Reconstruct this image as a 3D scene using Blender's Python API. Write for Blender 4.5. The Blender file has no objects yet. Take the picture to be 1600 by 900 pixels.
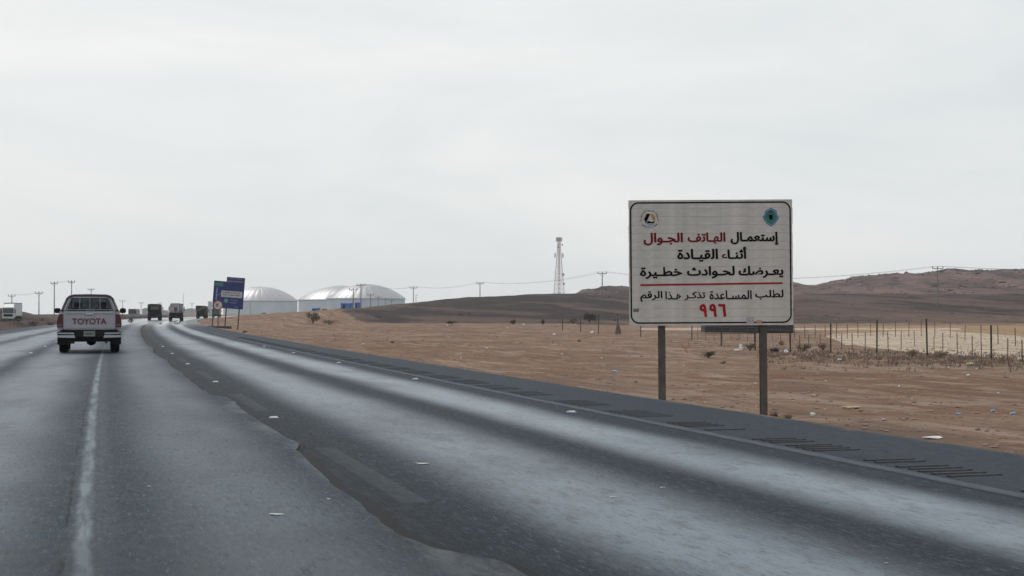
import bpy, math, random
import numpy as np
from mathutils import Vector, Matrix
random.seed(7)
rng = np.random.default_rng(11)
R = math.radians
sc = bpy.context.scene
COL = sc.collection

# ------------------------------------------------------------ camera, world, sun
F = 2200.0                      # focal length in photo pixels (1600 wide)
YAW = math.atan(652 / F)        # view turned right of the road's direction
PITCH = math.atan(40 / F)
EYE = 1.25
cam = bpy.data.cameras.new('camera')
cam.sensor_width = 36
cam.lens = F / 1600 * 36
cam.clip_start = 0.1
cam.clip_end = 9000
cam_ob = bpy.data.objects.new('camera', cam)
COL.objects.link(cam_ob)
cam_ob.location = (0, 0, EYE)
cam_ob.rotation_euler = (R(90) + PITCH, 0, -YAW)
sc.camera = cam_ob
sc.view_settings.view_transform = 'Standard'
sc.view_settings.look = 'None'
sc.view_settings.exposure = 0
sc.view_settings.gamma = 1
sc.view_settings.use_curve_mapping = False
sc.cycles.volume_bounces = 3
sc.cycles.max_bounces = 8

SUN_EL, SUN_AZ = R(48), R(-14)        # azimuth from +Y towards +X
w = bpy.data.worlds.new('World')
sc.world = w
w.use_nodes = True
nt = w.node_tree
nt.nodes.clear()
N = nt.nodes.new
L = nt.links.new
out = N('ShaderNodeOutputWorld')
bg = N('ShaderNodeBackground')
bg.inputs['Strength'].default_value = 0.1
sky = N('ShaderNodeTexSky')
sky.sky_type = 'NISHITA'
sky.sun_disc = False
sky.sun_elevation = SUN_EL
sky.sun_rotation = SUN_AZ
sky.dust_density = 4
tc = N('ShaderNodeTexCoord')
mp = N('ShaderNodeMapping')
mp.inputs['Scale'].default_value = (1.0, 1.0, 4.2)
nz = N('ShaderNodeTexNoise')
nz.inputs['Scale'].default_value = 2.3
nz.inputs['Detail'].default_value = 6
nz.inputs['Roughness'].default_value = 0.58
nz.inputs['Distortion'].default_value = 0.6
cr = N('ShaderNodeValToRGB')
cr.color_ramp.elements[0].position = 0.3
cr.color_ramp.elements[0].color = (7.5, 7.95, 8.12, 1)
cr.color_ramp.elements[1].position = 0.74
cr.color_ramp.elements[1].color = (9.35, 9.4, 9.25, 1)
mx = N('ShaderNodeMix')
mx.data_type = 'RGBA'
mx.inputs[0].default_value = 0.93
L(tc.outputs['Generated'], mp.inputs['Vector'])
L(mp.outputs[0], nz.inputs['Vector'])
L(nz.outputs['Fac'], cr.inputs[0])
L(sky.outputs[0], mx.inputs[6])
L(cr.outputs[0], mx.inputs[7])
L(mx.outputs[2], bg.inputs[0])
L(bg.outputs[0], out.inputs['Surface'])

sun = bpy.data.lights.new('sun', 'SUN')
sun.energy = 0.9
sun.angle = R(14)
sun.color = (1, 0.95, 0.88)
so = bpy.data.objects.new('sun', sun)
COL.objects.link(so)
sd = Vector((math.sin(SUN_AZ) * math.cos(SUN_EL), math.cos(SUN_AZ) * math.cos(SUN_EL), math.sin(SUN_EL)))
so.rotation_euler = sd.to_track_quat('Z', 'Y').to_euler()
so.location = (0, 0, 50)

# ------------------------------------------------------------ geometry of the place
cy, sy_ = math.cos(YAW), math.sin(YAW)
FW = Vector((sy_ * math.cos(PITCH), cy * math.cos(PITCH), math.sin(PITCH)))
RT = Vector((cy, -sy_, 0))
UP = RT.cross(FW)


def ray(px, py):
    return (FW + RT * ((px - 800) / F) - UP * ((py - 450) / F))


def P(px, py, D):
    """point of the sight line through a photo pixel at ground distance D in front of the camera"""
    r = ray(px, py)
    k = D / (r.x * sy_ + r.y * cy)
    return Vector((0, 0, EYE)) + r * k


KC = 1.48e-4


def curve(s):
    s = np.asarray(s, float)
    a = np.where(s > 0, KC * np.minimum(s, 520) ** 2, 0) + np.maximum(s - 520, 0) * 2 * KC * 520
    return a


def road(u, s, z=0.0):
    return Vector((u + float(curve(s)), s, z))


def sst(a, b, x):
    t = np.clip((x - a) / (b - a), 0, 1)
    return t * t * (3 - 2 * t)


_perm = rng.random((256, 256))


def vnoise(x, y):
    xi = np.floor(x).astype(int)
    yi = np.floor(y).astype(int)
    fx = x - xi
    fy = y - yi
    fx = fx * fx * (3 - 2 * fx)
    fy = fy * fy * (3 - 2 * fy)
    a = _perm[xi % 256, yi % 256]
    b = _perm[(xi + 1) % 256, yi % 256]
    c = _perm[xi % 256, (yi + 1) % 256]
    d = _perm[(xi + 1) % 256, (yi + 1) % 256]
    return (a * (1 - fx) + b * fx) * (1 - fy) + (c * (1 - fx) + d * fx) * fy - 0.5


def fbm(x, y, sc_, oct_=4):
    v = 0
    am = 1.0
    for i in range(oct_):
        v = v + am * vnoise(x / sc_ + 17.3 * i, y / sc_ + 5.1 * i)
        am *= 0.5
        sc_ *= 0.5
    return v


def zpix(D, y):
    return EYE - (y - 490) / F * D


# terrain profiles: (photo column, near level, foot distance, foot z, crest distance, crest z, dip D, dip z, far crest D, z)
_T = []


def T(px, z0, fd, fz, rd, ry, vd, vz, r2d, r2y):
    _T.append((YAW + math.atan((px - 800) / F), z0, fd, fz, rd, zpix(rd, ry), vd, vz, r2d, zpix(r2d, r2y)))


_T.append((-math.pi, -.3, 250, -.3, 400, .3, 600, 0, 1000, 3))
_T.append((R(-60), -.3, 250, -.3, 330, 2.0, 420, 0, 1000, 2))
T(-200, -.3, 215, -.3, 330, 481, 430, 0, 1000, 492)
T(95, -.3, 215, -.3, 330, 481, 430, 0, 1000, 491)
T(135, -.3, 215, -.3, 330, 485, 430, 0, 1000, 491)
T(170, -.3, 215, -.3, 330, 492.5, 430, 0, 1000, 491)
T(205, -.3, 215, -.3, 330, 498, 430, -.2, 1000, 491)
T(300, -.3, 190, -.35, 280, 500, 430, -.3, 1000, 491.5)
T(340, -.3, 160, -.3, 220, 497.5, 430, -.3, 1000, 492.3)
T(400, -.3, 155, -.3, 220, 491.5, 430, -.3, 1000, 492.5)
T(432, -.32, 150, -.35, 220, 488.5, 430, -.3, 1000, 492.5)
T(480, -.35, 185, -.4, 250, 487, 430, -.1, 1000, 492.5)
T(560, -.45, 205, -.45, 350, 481.5, 460, 1, 1000, 492)
T(640, -.5, 212, -.5, 420, 473.5, 520, 2, 1000, 490)
T(700, -.55, 215, -.5, 430, 467.5, 520, 3, 1000, 489)
T(760, -.6, 215, -.5, 440, 463, 520, 4, 1000, 488)
T(820, -.6, 215, -.5, 450, 459.5, 520, 5, 900, 480)
T(898, -.6, 215, -.5, 450, 459, 520, 6, 720, 462)
T(909, -.6, 215, -.5, 450, 459.5, 520, 6, 700, 455.5)
T(980, -.6, 215, -.5, 440, 464, 520, 5, 700, 451)
T(1060, -.6, 215, -.5, 430, 464, 520, 5, 720, 447)
T(1240, -.6, 215, -.5, 430, 461, 520, 5, 800, 443)
T(1272, -.6, 215, -.5, 430, 459, 520, 6, 800, 447)
T(1330, -.6, 215, -.5, 430, 459, 520, 6, 800, 436)
T(1395, -.6, 215, -.5, 430, 459, 520, 6, 800, 428)
T(1466, -.6, 215, -.5, 430, 459, 520, 6, 800, 424.5)
T(1478, -.6, 215, -.5, 430, 459, 520, 6, 800, 421)
T(1498, -.6, 215, -.5, 430, 459, 520, 6, 800, 424.5)
T(1600, -.6, 215, -.5, 430, 460, 520, 6, 800, 426)
T(1750, -.6, 215, -.5, 430, 462, 520, 5, 800, 434)
_T.append((R(60), -.5, 215, -.4, 430, 4, 520, 3, 800, 14))
_T.append((math.pi, -.3, 250, -.3, 400, .3, 600, 0, 1000, 3))
_TA = np.array(_T)

U_L, U_R = -8.6, 7.86


def H(x, y, noise=True):
    x = np.asarray(x, float)
    y = np.asarray(y, float)
    az = np.arctan2(x, y)
    r = np.hypot(x, y)
    D = np.where(np.abs(az - YAW) < 1.2, r * np.cos(az - YAW), r * math.cos(1.2))
    D = np.maximum(D, r * 0.5)
    c = [np.interp(az, _TA[:, 0], _TA[:, i]) for i in range(1, 10)]
    z0, fd, fz, rd, rz, vd, vz, r2d, r2z = c
    h = z0 + (fz - z0) * sst(0, 1, D / fd)
    t = np.clip((D - fd) / (rd - fd), 0, 1)
    t = 0.55 * t ** 1.25 + 0.45 * t * t * (3 - 2 * t)
    h = h + (rz - fz) * t
    h = h + (vz - rz) * sst(0, 1, (D - rd) / (vd - rd))
    h = h + (r2z - vz) * sst(0, 1, (D - vd) / (r2d - vd))
    h = h + (0 - r2z) * sst(0, 1, (D - r2d) / 500)
    if noise:
        a = 0.035 + 0.20 * sst(fd * .97, fd * 1.3, D) * sst(0, 2.5, h) + 0.5 * sst(480, 700, D) * sst(3, 12, h)
        h = h + a * fbm(x, y, 9.0, 4) * 1.6 + 0.06 * fbm(x, y, 2.2, 3)
        h = h + (0.35 * sst(fd, fd * 1.5, D) + 1.9 * sst(480, 700, D)) * sst(1, 6, h) * fbm(x + 90, y, 45.0, 4)
    if noise:
        h = h + sst(560, 760, D) * sst(6, 14, h) * (1.5 * fbm(x, y, 16.0, 4) - .9 * np.abs(fbm(x + 31, y, 24.0, 3)))
    uo = x - curve(y)
    on = y > -400
    # own carriageway
    d = np.maximum(np.maximum(U_L - uo, uo - U_R), 0)
    k = np.where(on, 1 - sst(0.25, 3.2, d), 0)
    h = h * (1 - k) + k * np.minimum(-0.10, -0.09 + 0 * h)
    # far carriageway
    d2 = np.maximum(np.maximum(-34 - uo, uo + 18), 0)
    k2 = np.where(on, 1 - sst(0.6, 7, d2), 0)
    h = h * (1 - k2) + k2 * (-0.55)
    # low median bank between the carriageways
    k3 = np.where(on, sst(-16.5, -14, uo) * (1 - sst(-11.5, -9.6, uo)) * sst(60, 120, y), 0)
    h = h + k3 * (.64 + .25 * fbm(x, y, 6.0, 3))
    return h


def Hs(x, y):
    return float(H(np.array([x]), np.array([y]))[0])


def hit(px, py, dmin=8, dmax=1500):
    r = ray(px, py)
    k0 = 1 / (r.x * sy_ + r.y * cy)
    Ds = np.geomspace(dmin, dmax, 1600)
    xs = r.x * k0 * Ds
    ys = r.y * k0 * Ds
    zs = EYE + r.z * k0 * Ds
    b = zs <= H(xs, ys)
    i = int(np.argmax(b)) if b.any() else len(Ds) - 1
    return Vector((xs[i], ys[i], Hs(xs[i], ys[i]))), float(Ds[i])


# ------------------------------------------------------------ materials
def lk(nt_, a, b):
    nt_.links.new(a, b)


MATS = {}


def mat(name, col, rough=.7, metal=0, var=.25, scale=6, bump=0.0, spec=.5, emit=None, col2=None, alpha=None):
    if name in MATS:
        return MATS[name]
    m = bpy.data.materials.new(name)
    m.use_nodes = True
    t = m.node_tree
    b = t.nodes['Principled BSDF']
    b.inputs['Roughness'].default_value = rough
    b.inputs['Metallic'].default_value = metal
    b.inputs['Specular IOR Level'].default_value = spec
    tc_ = t.nodes.new('ShaderNodeTexCoord')
    n = t.nodes.new('ShaderNodeTexNoise')
    n.inputs['Scale'].default_value = scale
    n.inputs['Detail'].default_value = 6
    n.inputs['Roughness'].default_value = .6
    lk(t, tc_.outputs['Object'], n.inputs['Vector'])
    rp = t.nodes.new('ShaderNodeValToRGB')
    rp.color_ramp.elements[0].position = .32
    rp.color_ramp.elements[1].position = .68
    c2 = col2 or tuple(min(1, c * (1 + var)) for c in col)
    c1 = tuple(c * (1 - var) for c in col)
    rp.color_ramp.elements[0].color = (*c1, 1)
    rp.color_ramp.elements[1].color = (*c2, 1)
    lk(t, n.outputs['Fac'], rp.inputs[0])
    lk(t, rp.outputs[0], b.inputs['Base Color'])
    if bump:
        bp = t.nodes.new('ShaderNodeBump')
        bp.inputs['Strength'].default_value = bump
        bp.inputs['Distance'].default_value = .02
        lk(t, n.outputs['Fac'], bp.inputs['Height'])
        lk(t, bp.outputs[0], b.inputs['Normal'])
    if emit:
        b.inputs['Emission Color'].default_value = (*emit, 1)
        b.inputs['Emission Strength'].default_value = 1
    if alpha is not None:
        b.inputs['Alpha'].default_value = alpha
    MATS[name] = m
    return m


class NG:
    """small helper to write shader maths"""

    def __init__(s, t):
        s.t = t

    def v(s, a):
        return a

    def _set(s, sock, a):
        if isinstance(a, (int, float)):
            sock.default_value = a
        elif isinstance(a, tuple):
            sock.default_value = a if len(a) == len(sock.default_value) else (*a, 1)
        else:
            lk(s.t, a, sock)

    def m(s, op, a, b=0.0, c=0.0, clamp=False):
        n = s.t.nodes.new('ShaderNodeMath')
        n.operation = op
        n.use_clamp = clamp
        s._set(n.inputs[0], a)
        s._set(n.inputs[1], b)
        s._set(n.inputs[2], c)
        return n.outputs[0]

    def mix(s, f, a, b):
        n = s.t.nodes.new('ShaderNodeMix')
        n.data_type = 'RGBA'
        s._set(n.inputs[0], f)
        s._set(n.inputs[6], a)
        s._set(n.inputs[7], b)
        return n.outputs[2]

    def rng(s, x, a, b, c=0.0, d=1.0, smooth=True):
        n = s.t.nodes.new('ShaderNodeMapRange')
        n.interpolation_type = 'SMOOTHSTEP' if smooth else 'LINEAR'
        s._set(n.inputs[0], x)
        n.inputs[1].default_value = a
        n.inputs[2].default_value = b
        n.inputs[3].default_value = c
        n.inputs[4].default_value = d
        return n.outputs[0]

    def noise(s, vec, scale, detail=4, rough=.5, sc3=None, dist=0):
        if sc3:
            mp_ = s.t.nodes.new('ShaderNodeMapping')
            lk(s.t, vec, mp_.inputs[0])
            mp_.inputs['Scale'].default_value = sc3
            vec = mp_.outputs[0]
        n = s.t.nodes.new('ShaderNodeTexNoise')
        lk(s.t, vec, n.inputs['Vector'])
        n.inputs['Scale'].default_value = scale
        n.inputs['Detail'].default_value = detail
        n.inputs['Roughness'].default_value = rough
        n.inputs['Distortion'].default_value = dist
        return n.outputs['Fac']


def asphalt_material(name, kind):
    m = bpy.data.materials.new(name)
    m.use_nodes = True
    t = m.node_tree
    g = NG(t)
    b = t.nodes['Principled BSDF']
    uv = t.nodes.new('ShaderNodeUVMap')
    uv.uv_map = 'road'
    sp = t.nodes.new('ShaderNodeSeparateXYZ')
    lk(t, uv.outputs[0], sp.inputs[0])
    vec = uv.outputs[0]
    u0, s = sp.outputs[0], sp.outputs[1]
    wob = g.noise(vec, 1, 4, .6, (.35, .10, 1))
    u = g.m('ADD', u0, g.m('MULTIPLY', g.m('SUBTRACT', wob, .5), .55))

    def band(c, wd, soft):
        d = g.m('ABSOLUTE', g.m('SUBTRACT', u, c))
        return g.rng(d, wd + soft, wd)

    def band0(c, wd, soft, uu=None):
        d = g.m('ABSOLUTE', g.m('SUBTRACT', u0 if uu is None else uu, c))
        return g.rng(d, wd + soft, wd)

    blotch = g.noise(vec, 1, 6, .62, (.7, .22, 1))
    blotch2 = g.noise(vec, 1, 5, .6, (2.2, .7, 1))
    mid = g.noise(vec, 7, 7, .8, (1, .3, 1))
    grain = g.noise(vec, 100, 3, .8, (1, .25, 1))
    grain2 = g.noise(vec, 34, 4, .8, (1, .16, 1))
    if kind == 'right':
        tr = g.m('MAXIMUM', g.m('MULTIPLY', band(5.02, .12, .62), 1.0), g.m('MULTIPLY', band(3.2, .15, .75), .85))
        dark = g.m('ADD', g.m('MULTIPLY', band(4.1, .05, .5), .75), g.m('ADD', g.m('MULTIPLY', band(2.1, .3, .7), .9), g.m('MULTIPLY', band(5.95, .2, .3), .85)))
        sh = g.rng(u0, 6.05, 6.25)
    elif kind == 'left':
        tr = g.m('MAXIMUM', g.m('MULTIPLY', band(-1.15, .2, .8), .55), g.m('MULTIPLY', band(.95, .15, .6), .34))
        tr = g.m('MAXIMUM', tr, g.m('MULTIPLY', band(-3.2, .4, .8), .75))
        tr = g.m('MAXIMUM', tr, g.m('MULTIPLY', band(-5.4, .4, .8), .7))
        dark = g.m('ADD', g.m('MULTIPLY', band(-2.35, .1, .5), .6), g.m('MULTIPLY', band(1.5, .1, .5), .35))
        sh = g.rng(u0, -7.2, -7.6)
    else:
        tr = g.m('MAXIMUM', band(-21, .4, .8), band(-25, .4, .8))
        dark = g.m('MULTIPLY', band(-23, .4, .8), .5)
        sh = g.rng(u0, -31.5, -32)
    trk = g.m('MULTIPLY', tr, g.m('MULTIPLY', g.rng(blotch, .25, .6, .55, 1.0), g.rng(mid, .30, .62, .55, 1.0)))
    dark = g.m('MULTIPLY', dark, g.rng(s, 150, 70, .25, 1.0))
    base_d = (.008, .0135, .023) if kind != 'left' else (.015, .026, .040)
    c = g.mix(g.rng(blotch, .3, .7), base_d, tuple(v * 1.35 for v in base_d))
    c = g.mix(g.m('MULTIPLY', dark, .75, clamp=True), c, (.024, .032, .041))
    c = g.mix(g.m('MULTIPLY', trk, .85), c, (.215, .265, .315))
    c = g.mix(g.m('MULTIPLY', sh, .85), c, (.044, .053, .066))
    # medium stains and aggregate
    c = g.mix(g.rng(blotch2, .55, .75, 0, .35), c, (.03, .037, .045))
    c = g.mix(g.m('MULTIPLY', g.rng(mid, .53, .66, 0, .40), g.m('SUBTRACT', 1, g.m('MULTIPLY', sh, .7))), c, (.11, .14, .165))
    c = g.mix(g.rng(mid, .47, .34, 0, .6), c, (.012, .016, .022))
    c = g.mix(g.rng(grain, .58, .70, 0, .45), c, (.30, .33, .35))
    c = g.mix(g.rng(grain, .42, .30, 0, .5), c, (.012, .015, .018))
    c = g.mix(g.m('MULTIPLY', g.rng(grain2, .54, .68, 0, .42), g.m('SUBTRACT', 1, g.m('MULTIPLY', sh, .75))), c, (.17, .205, .24))
    c = g.mix(g.rng(grain2, .47, .34, 0, .75), c, (.008, .011, .015))
    ckn = g.noise(vec, 1, 5, .6, (1.1, .35, 1), .8)
    ck = g.m('MULTIPLY', g.rng(g.m('ABSOLUTE', g.m('SUBTRACT', ckn, .5)), .0045, .0015), g.m('MULTIPLY', g.rng(blotch2, .50, .58), g.rng(s, 40, 15)))
    c = g.mix(g.m('MULTIPLY', ck, .8), c, (.006, .008, .011))
    if kind == 'right':
        # worn lane dashes and the worn edge line
        per = g.m('FRACT', g.m('DIVIDE', g.m('SUBTRACT', s, 9.1), 9.2))
        dash = g.m('MULTIPLY', g.rng(per, .0, .01), g.rng(per, .44, .43))
        edge = g.m('MULTIPLY', band0(2.03, .085, .02), dash)
        edge = g.m('MULTIPLY', edge, g.rng(mid, .35, .5, .5, 1.0))
        c = g.mix(g.m('MULTIPLY', edge, .30), c, (.14, .165, .17))
        uu = g.m('ADD', u0, g.m('MULTIPLY', g.m('SUBTRACT', g.noise(vec, 1, 3, .5, (1, .5, 1)), .5), .12))
        el = g.m('MULTIPLY', band0(6.12, .055, .03, uu), g.rng(mid, .3, .6, .35, 1.0))
        c = g.mix(g.m('MULTIPLY', el, .38), c, (.18, .21, .24))
        snd = g.m('MULTIPLY', g.rng(g.m('ADD', u0, g.m('MULTIPLY', g.m('SUBTRACT', g.noise(vec, 1.6, 6, .75), .5), .6)), 7.72, 7.92), .75)
        c = g.mix(snd, c, (.17, .115, .082))
        # dark joint and painted-in shade at the foot of the overlay
        dj = g.rng(g.m('ABSOLUTE', g.m('SUBTRACT', u0, 1.85)), .55, .02)
        c = g.mix(g.m('MULTIPLY', dj, .6), c, (.012, .016, .021))
        dj2 = band0(6.0, .02, .02, uu)
        c = g.mix(g.m('MULTIPLY', dj2, .6), c, (.01, .012, .015))
    if kind == 'left':
        uu = g.m('ADD', u0, g.m('MULTIPLY', g.m('SUBTRACT', g.noise(vec, 1, 5, .7, (3, 1.2, 1)), .5), .10))
        fade = g.m('MULTIPLY', g.rng(s, 5.5, 7.4), g.rng(s, 60, 30))
        st = g.m('MULTIPLY', band0(-.065, .016, .05, uu), g.m('MULTIPLY', fade, g.rng(g.noise(vec, 1, 4, .7, (8, .9, 1)), .3, .62, .25, .95)))
        c = g.mix(g.m('MULTIPLY', st, .85), c, (.22, .27, .30))
        st2 = g.m('MULTIPLY', band0(-.02, .05, .14, uu), g.m('MULTIPLY', fade, .15))
        c = g.mix(st2, c, (.17, .19, .2))
        cr_ = g.m('MULTIPLY', band0(-.165, .004, .014, uu), g.m('MULTIPLY', g.rng(s, 40, 18), g.rng(blotch2, .35, .5)))
        c = g.mix(g.m('MULTIPLY', cr_, .85), c, (.008, .01, .012))
        # transverse darker bay close to the camera
        tb = g.m('MULTIPLY', g.rng(g.m('ADD', s, g.m('MULTIPLY', mid, .3)), 8.3, 8.0), .35)
        c = g.mix(tb, c, (.03, .031, .035))
        # pale crumbled rim along the overlay edge
        rm = g.m('MULTIPLY', g.rng(u0, 1.52, 1.72), g.rng(blotch2, .42, .6, 0, .4))
        c = g.mix(rm, c, (.17, .19, .2))
    lk(t, c, b.inputs['Base Color'])
    ro = g.m('SUBTRACT', g.rng(mid, .3, .7, .54, .74), g.m('MULTIPLY', trk, .24))
    ro = g.m('ADD', ro, g.m('MULTIPLY', dark, .10))
    ro = g.m('ADD', ro, g.m('MULTIPLY', sh, .14))
    ro = g.m('SUBTRACT', ro, g.m('MULTIPLY', g.rng(s, 110, 190), 0.0 if kind == 'far' else .42), clamp=True)
    if kind == 'far':
        ro = g.m('ADD', ro, .35, clamp=True)
    ro = g.m('MAXIMUM', ro, .05)
    lk(t, ro, b.inputs['Roughness'])
    lk(t, g.m('ADD', .10, g.m('MULTIPLY', trk, .50)), b.inputs['Specular IOR Level'])
    b.inputs['Specular Tint'].default_value = (.63, .81, 1, 1)
    bp = t.nodes.new('ShaderNodeBump')
    hgt = g.m('ADD', g.m('MULTIPLY', grain, .5), g.m('MULTIPLY', mid, .6))
    lk(t, hgt, bp.inputs['Height'])
    lk(t, g.rng(s, 5, 70, .8, 0.0), bp.inputs['Strength'])
    bp.inputs['Distance'].default_value = .012
    lk(t, bp.outputs[0], b.inputs['Normal'])
    return m


def ground_material():
    m = bpy.data.materials.new('desert_ground')
    m.use_nodes = True
    t = m.node_tree
    g = NG(t)
    b = t.nodes['Principled BSDF']
    ge = t.nodes.new('ShaderNodeNewGeometry')
    vec = ge.outputs['Position']
    at = t.nodes.new('ShaderNodeAttribute')
    at.attribute_name = 'zone'
    sp = t.nodes.new('ShaderNodeSeparateColor')
    lk(t, at.outputs['Color'], sp.inputs[0])
    zd, zc, zp = sp.outputs[0], sp.outputs[1], sp.outputs[2]
    big = g.noise(vec, .045, 6, .6)
    med = g.noise(vec, .33, 7, .65)
    trk = g.noise(vec, 1, 6, .62, (.9, .14, 1), .5)
    fine = g.noise(vec, 4.5, 6, .72)
    grit = g.noise(vec, 28, 3, .75)
    c = g.mix(g.rng(big, .35, .65), (.180, .102, .064), (.232, .150, .104))
    c = g.mix(g.rng(g.noise(vec, .11, 7, .68, None, .4), .50, .62, 0, .75), c, (.275, .20, .155))
    c = g.mix(g.rng(g.noise(vec, .08, 6, .65, (1, 1.7, 1), .6), .52, .64, 0, .7), c, (.165, .092, .058))
    c = g.mix(g.rng(med, .5, .62, 0, .85), c, (.150, .080, .048))
    c = g.mix(g.rng(g.noise(vec, .55, 7, .7, None, .5), .53, .63, 0, .8), c, (.31, .23, .178))
    c = g.mix(g.rng(trk, .52, .68, 0, .7), c, (.34, .255, .21))
    c = g.mix(g.rng(trk, .48, .36, 0, .7), c, (.145, .098, .078))
    c = g.mix(g.rng(fine, .58, .74, 0, .5), c, (.36, .285, .235))
    c = g.mix(g.rng(fine, .44, .3, 0, .55), c, (.14, .09, .065))
    c = g.mix(g.m('MULTIPLY', g.rng(g.m('ADD', at.outputs['Alpha'], g.m('MULTIPLY', g.m('SUBTRACT', med, .5), 1.2)), .3, .8), .75), c, (.36, .235, .135))
    spx = t.nodes.new('ShaderNodeSeparateXYZ')
    lk(t, vec, spx.inputs[0])
    wx = g.m('ADD', spx.outputs[0], g.m('MULTIPLY', g.m('SUBTRACT', g.noise(vec, .022, 3, .5), .5), 30))
    wx = g.m('ADD', wx, g.m('MULTIPLY', g.m('SUBTRACT', med, .5), .8))
    for c0 in (12.0, 13.8, 17.2, 18.9, 24.0, 25.8, 33.5, 35.3):
        ln = g.rng(g.m('ABSOLUTE', g.m('SUBTRACT', wx, c0)), .30, .10)
        c = g.mix(g.m('MULTIPLY', ln, g.rng(fine, .35, .6, .1, .4)), c, (.30, .225, .175))
        ln = g.rng(g.m('ABSOLUTE', g.m('SUBTRACT', wx, c0 + .32)), .14, .05)
        c = g.mix(g.m('MULTIPLY', ln, .3), c, (.12, .072, .048))
    # pale track
    cc = g.mix(g.rng(trk, .35, .65), (.41, .32, .24), (.54, .44, .345))
    c = g.mix(g.rng(g.m('ADD', zc, g.m('MULTIPLY', g.m('SUBTRACT', med, .5), .7)), .4, .6), c, cc)
    # dark gravel slopes
    st = g.noise(vec, 1, 8, .72, (.045, .010, .10), 1.0)
    dk = g.mix(g.rng(st, .43, .58), (.022, .016, .017), (.098, .062, .052))
    dk = g.mix(g.rng(med, .56, .72, 0, .35), dk, (.13, .10, .09))
    dk = g.mix(g.rng(g.noise(vec, .5, 5, .7), .66, .74, 0, .5), dk, (.24, .2, .18))
    dk = g.mix(g.rng(fine, .5, .34, 0, .5), dk, (.02, .018, .018))
    c = g.mix(g.rng(g.m('ADD', zd, g.m('MULTIPLY', g.m('SUBTRACT', med, .5), .8)), .3, .7), c, dk)
    # far brown hills
    rk = g.noise(vec, 1, 9, .74, (.030, .010, .06), 1.2)
    pk = g.mix(g.rng(rk, .38, .60), (.040, .028, .030), (.165, .100, .088))
    pk = g.mix(g.rng(g.noise(vec, 1, 9, .78, (.035, .014, .08), 1.4), .50, .57, 0, .85), pk, (.03, .024, .028))
    pk = g.mix(g.rng(g.noise(vec, .09, 6, .7), .56, .68, 0, .5), pk, (.19, .15, .14))
    c = g.mix(g.rng(g.m('ADD', zp, g.m('MULTIPLY', g.m('SUBTRACT', rk, .5), .5)), .35, .65), c, pk)
    c = g.mix(g.rng(grit, .62, .78, 0, .4), c, (.42, .34, .28))
    c = g.mix(g.rng(grit, .38, .24, 0, .45), c, (.09, .06, .045))
    lk(t, c, b.inputs['Base Color'])
    b.inputs['Roughness'].default_value = .95
    b.inputs['Specular IOR Level'].default_value = .15
    bp = t.nodes.new('ShaderNodeBump')
    lk(t, g.m('ADD', g.m('MULTIPLY', fine, .8), g.m('ADD', g.m('MULTIPLY', med, 2.2), g.m('MULTIPLY', grit, .12))), bp.inputs['Height'])
    bp.inputs['Strength'].default_value = .8
    bp.inputs['Distance'].default_value = .14
    lk(t, bp.outputs[0], b.inputs['Normal'])
    return m


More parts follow.
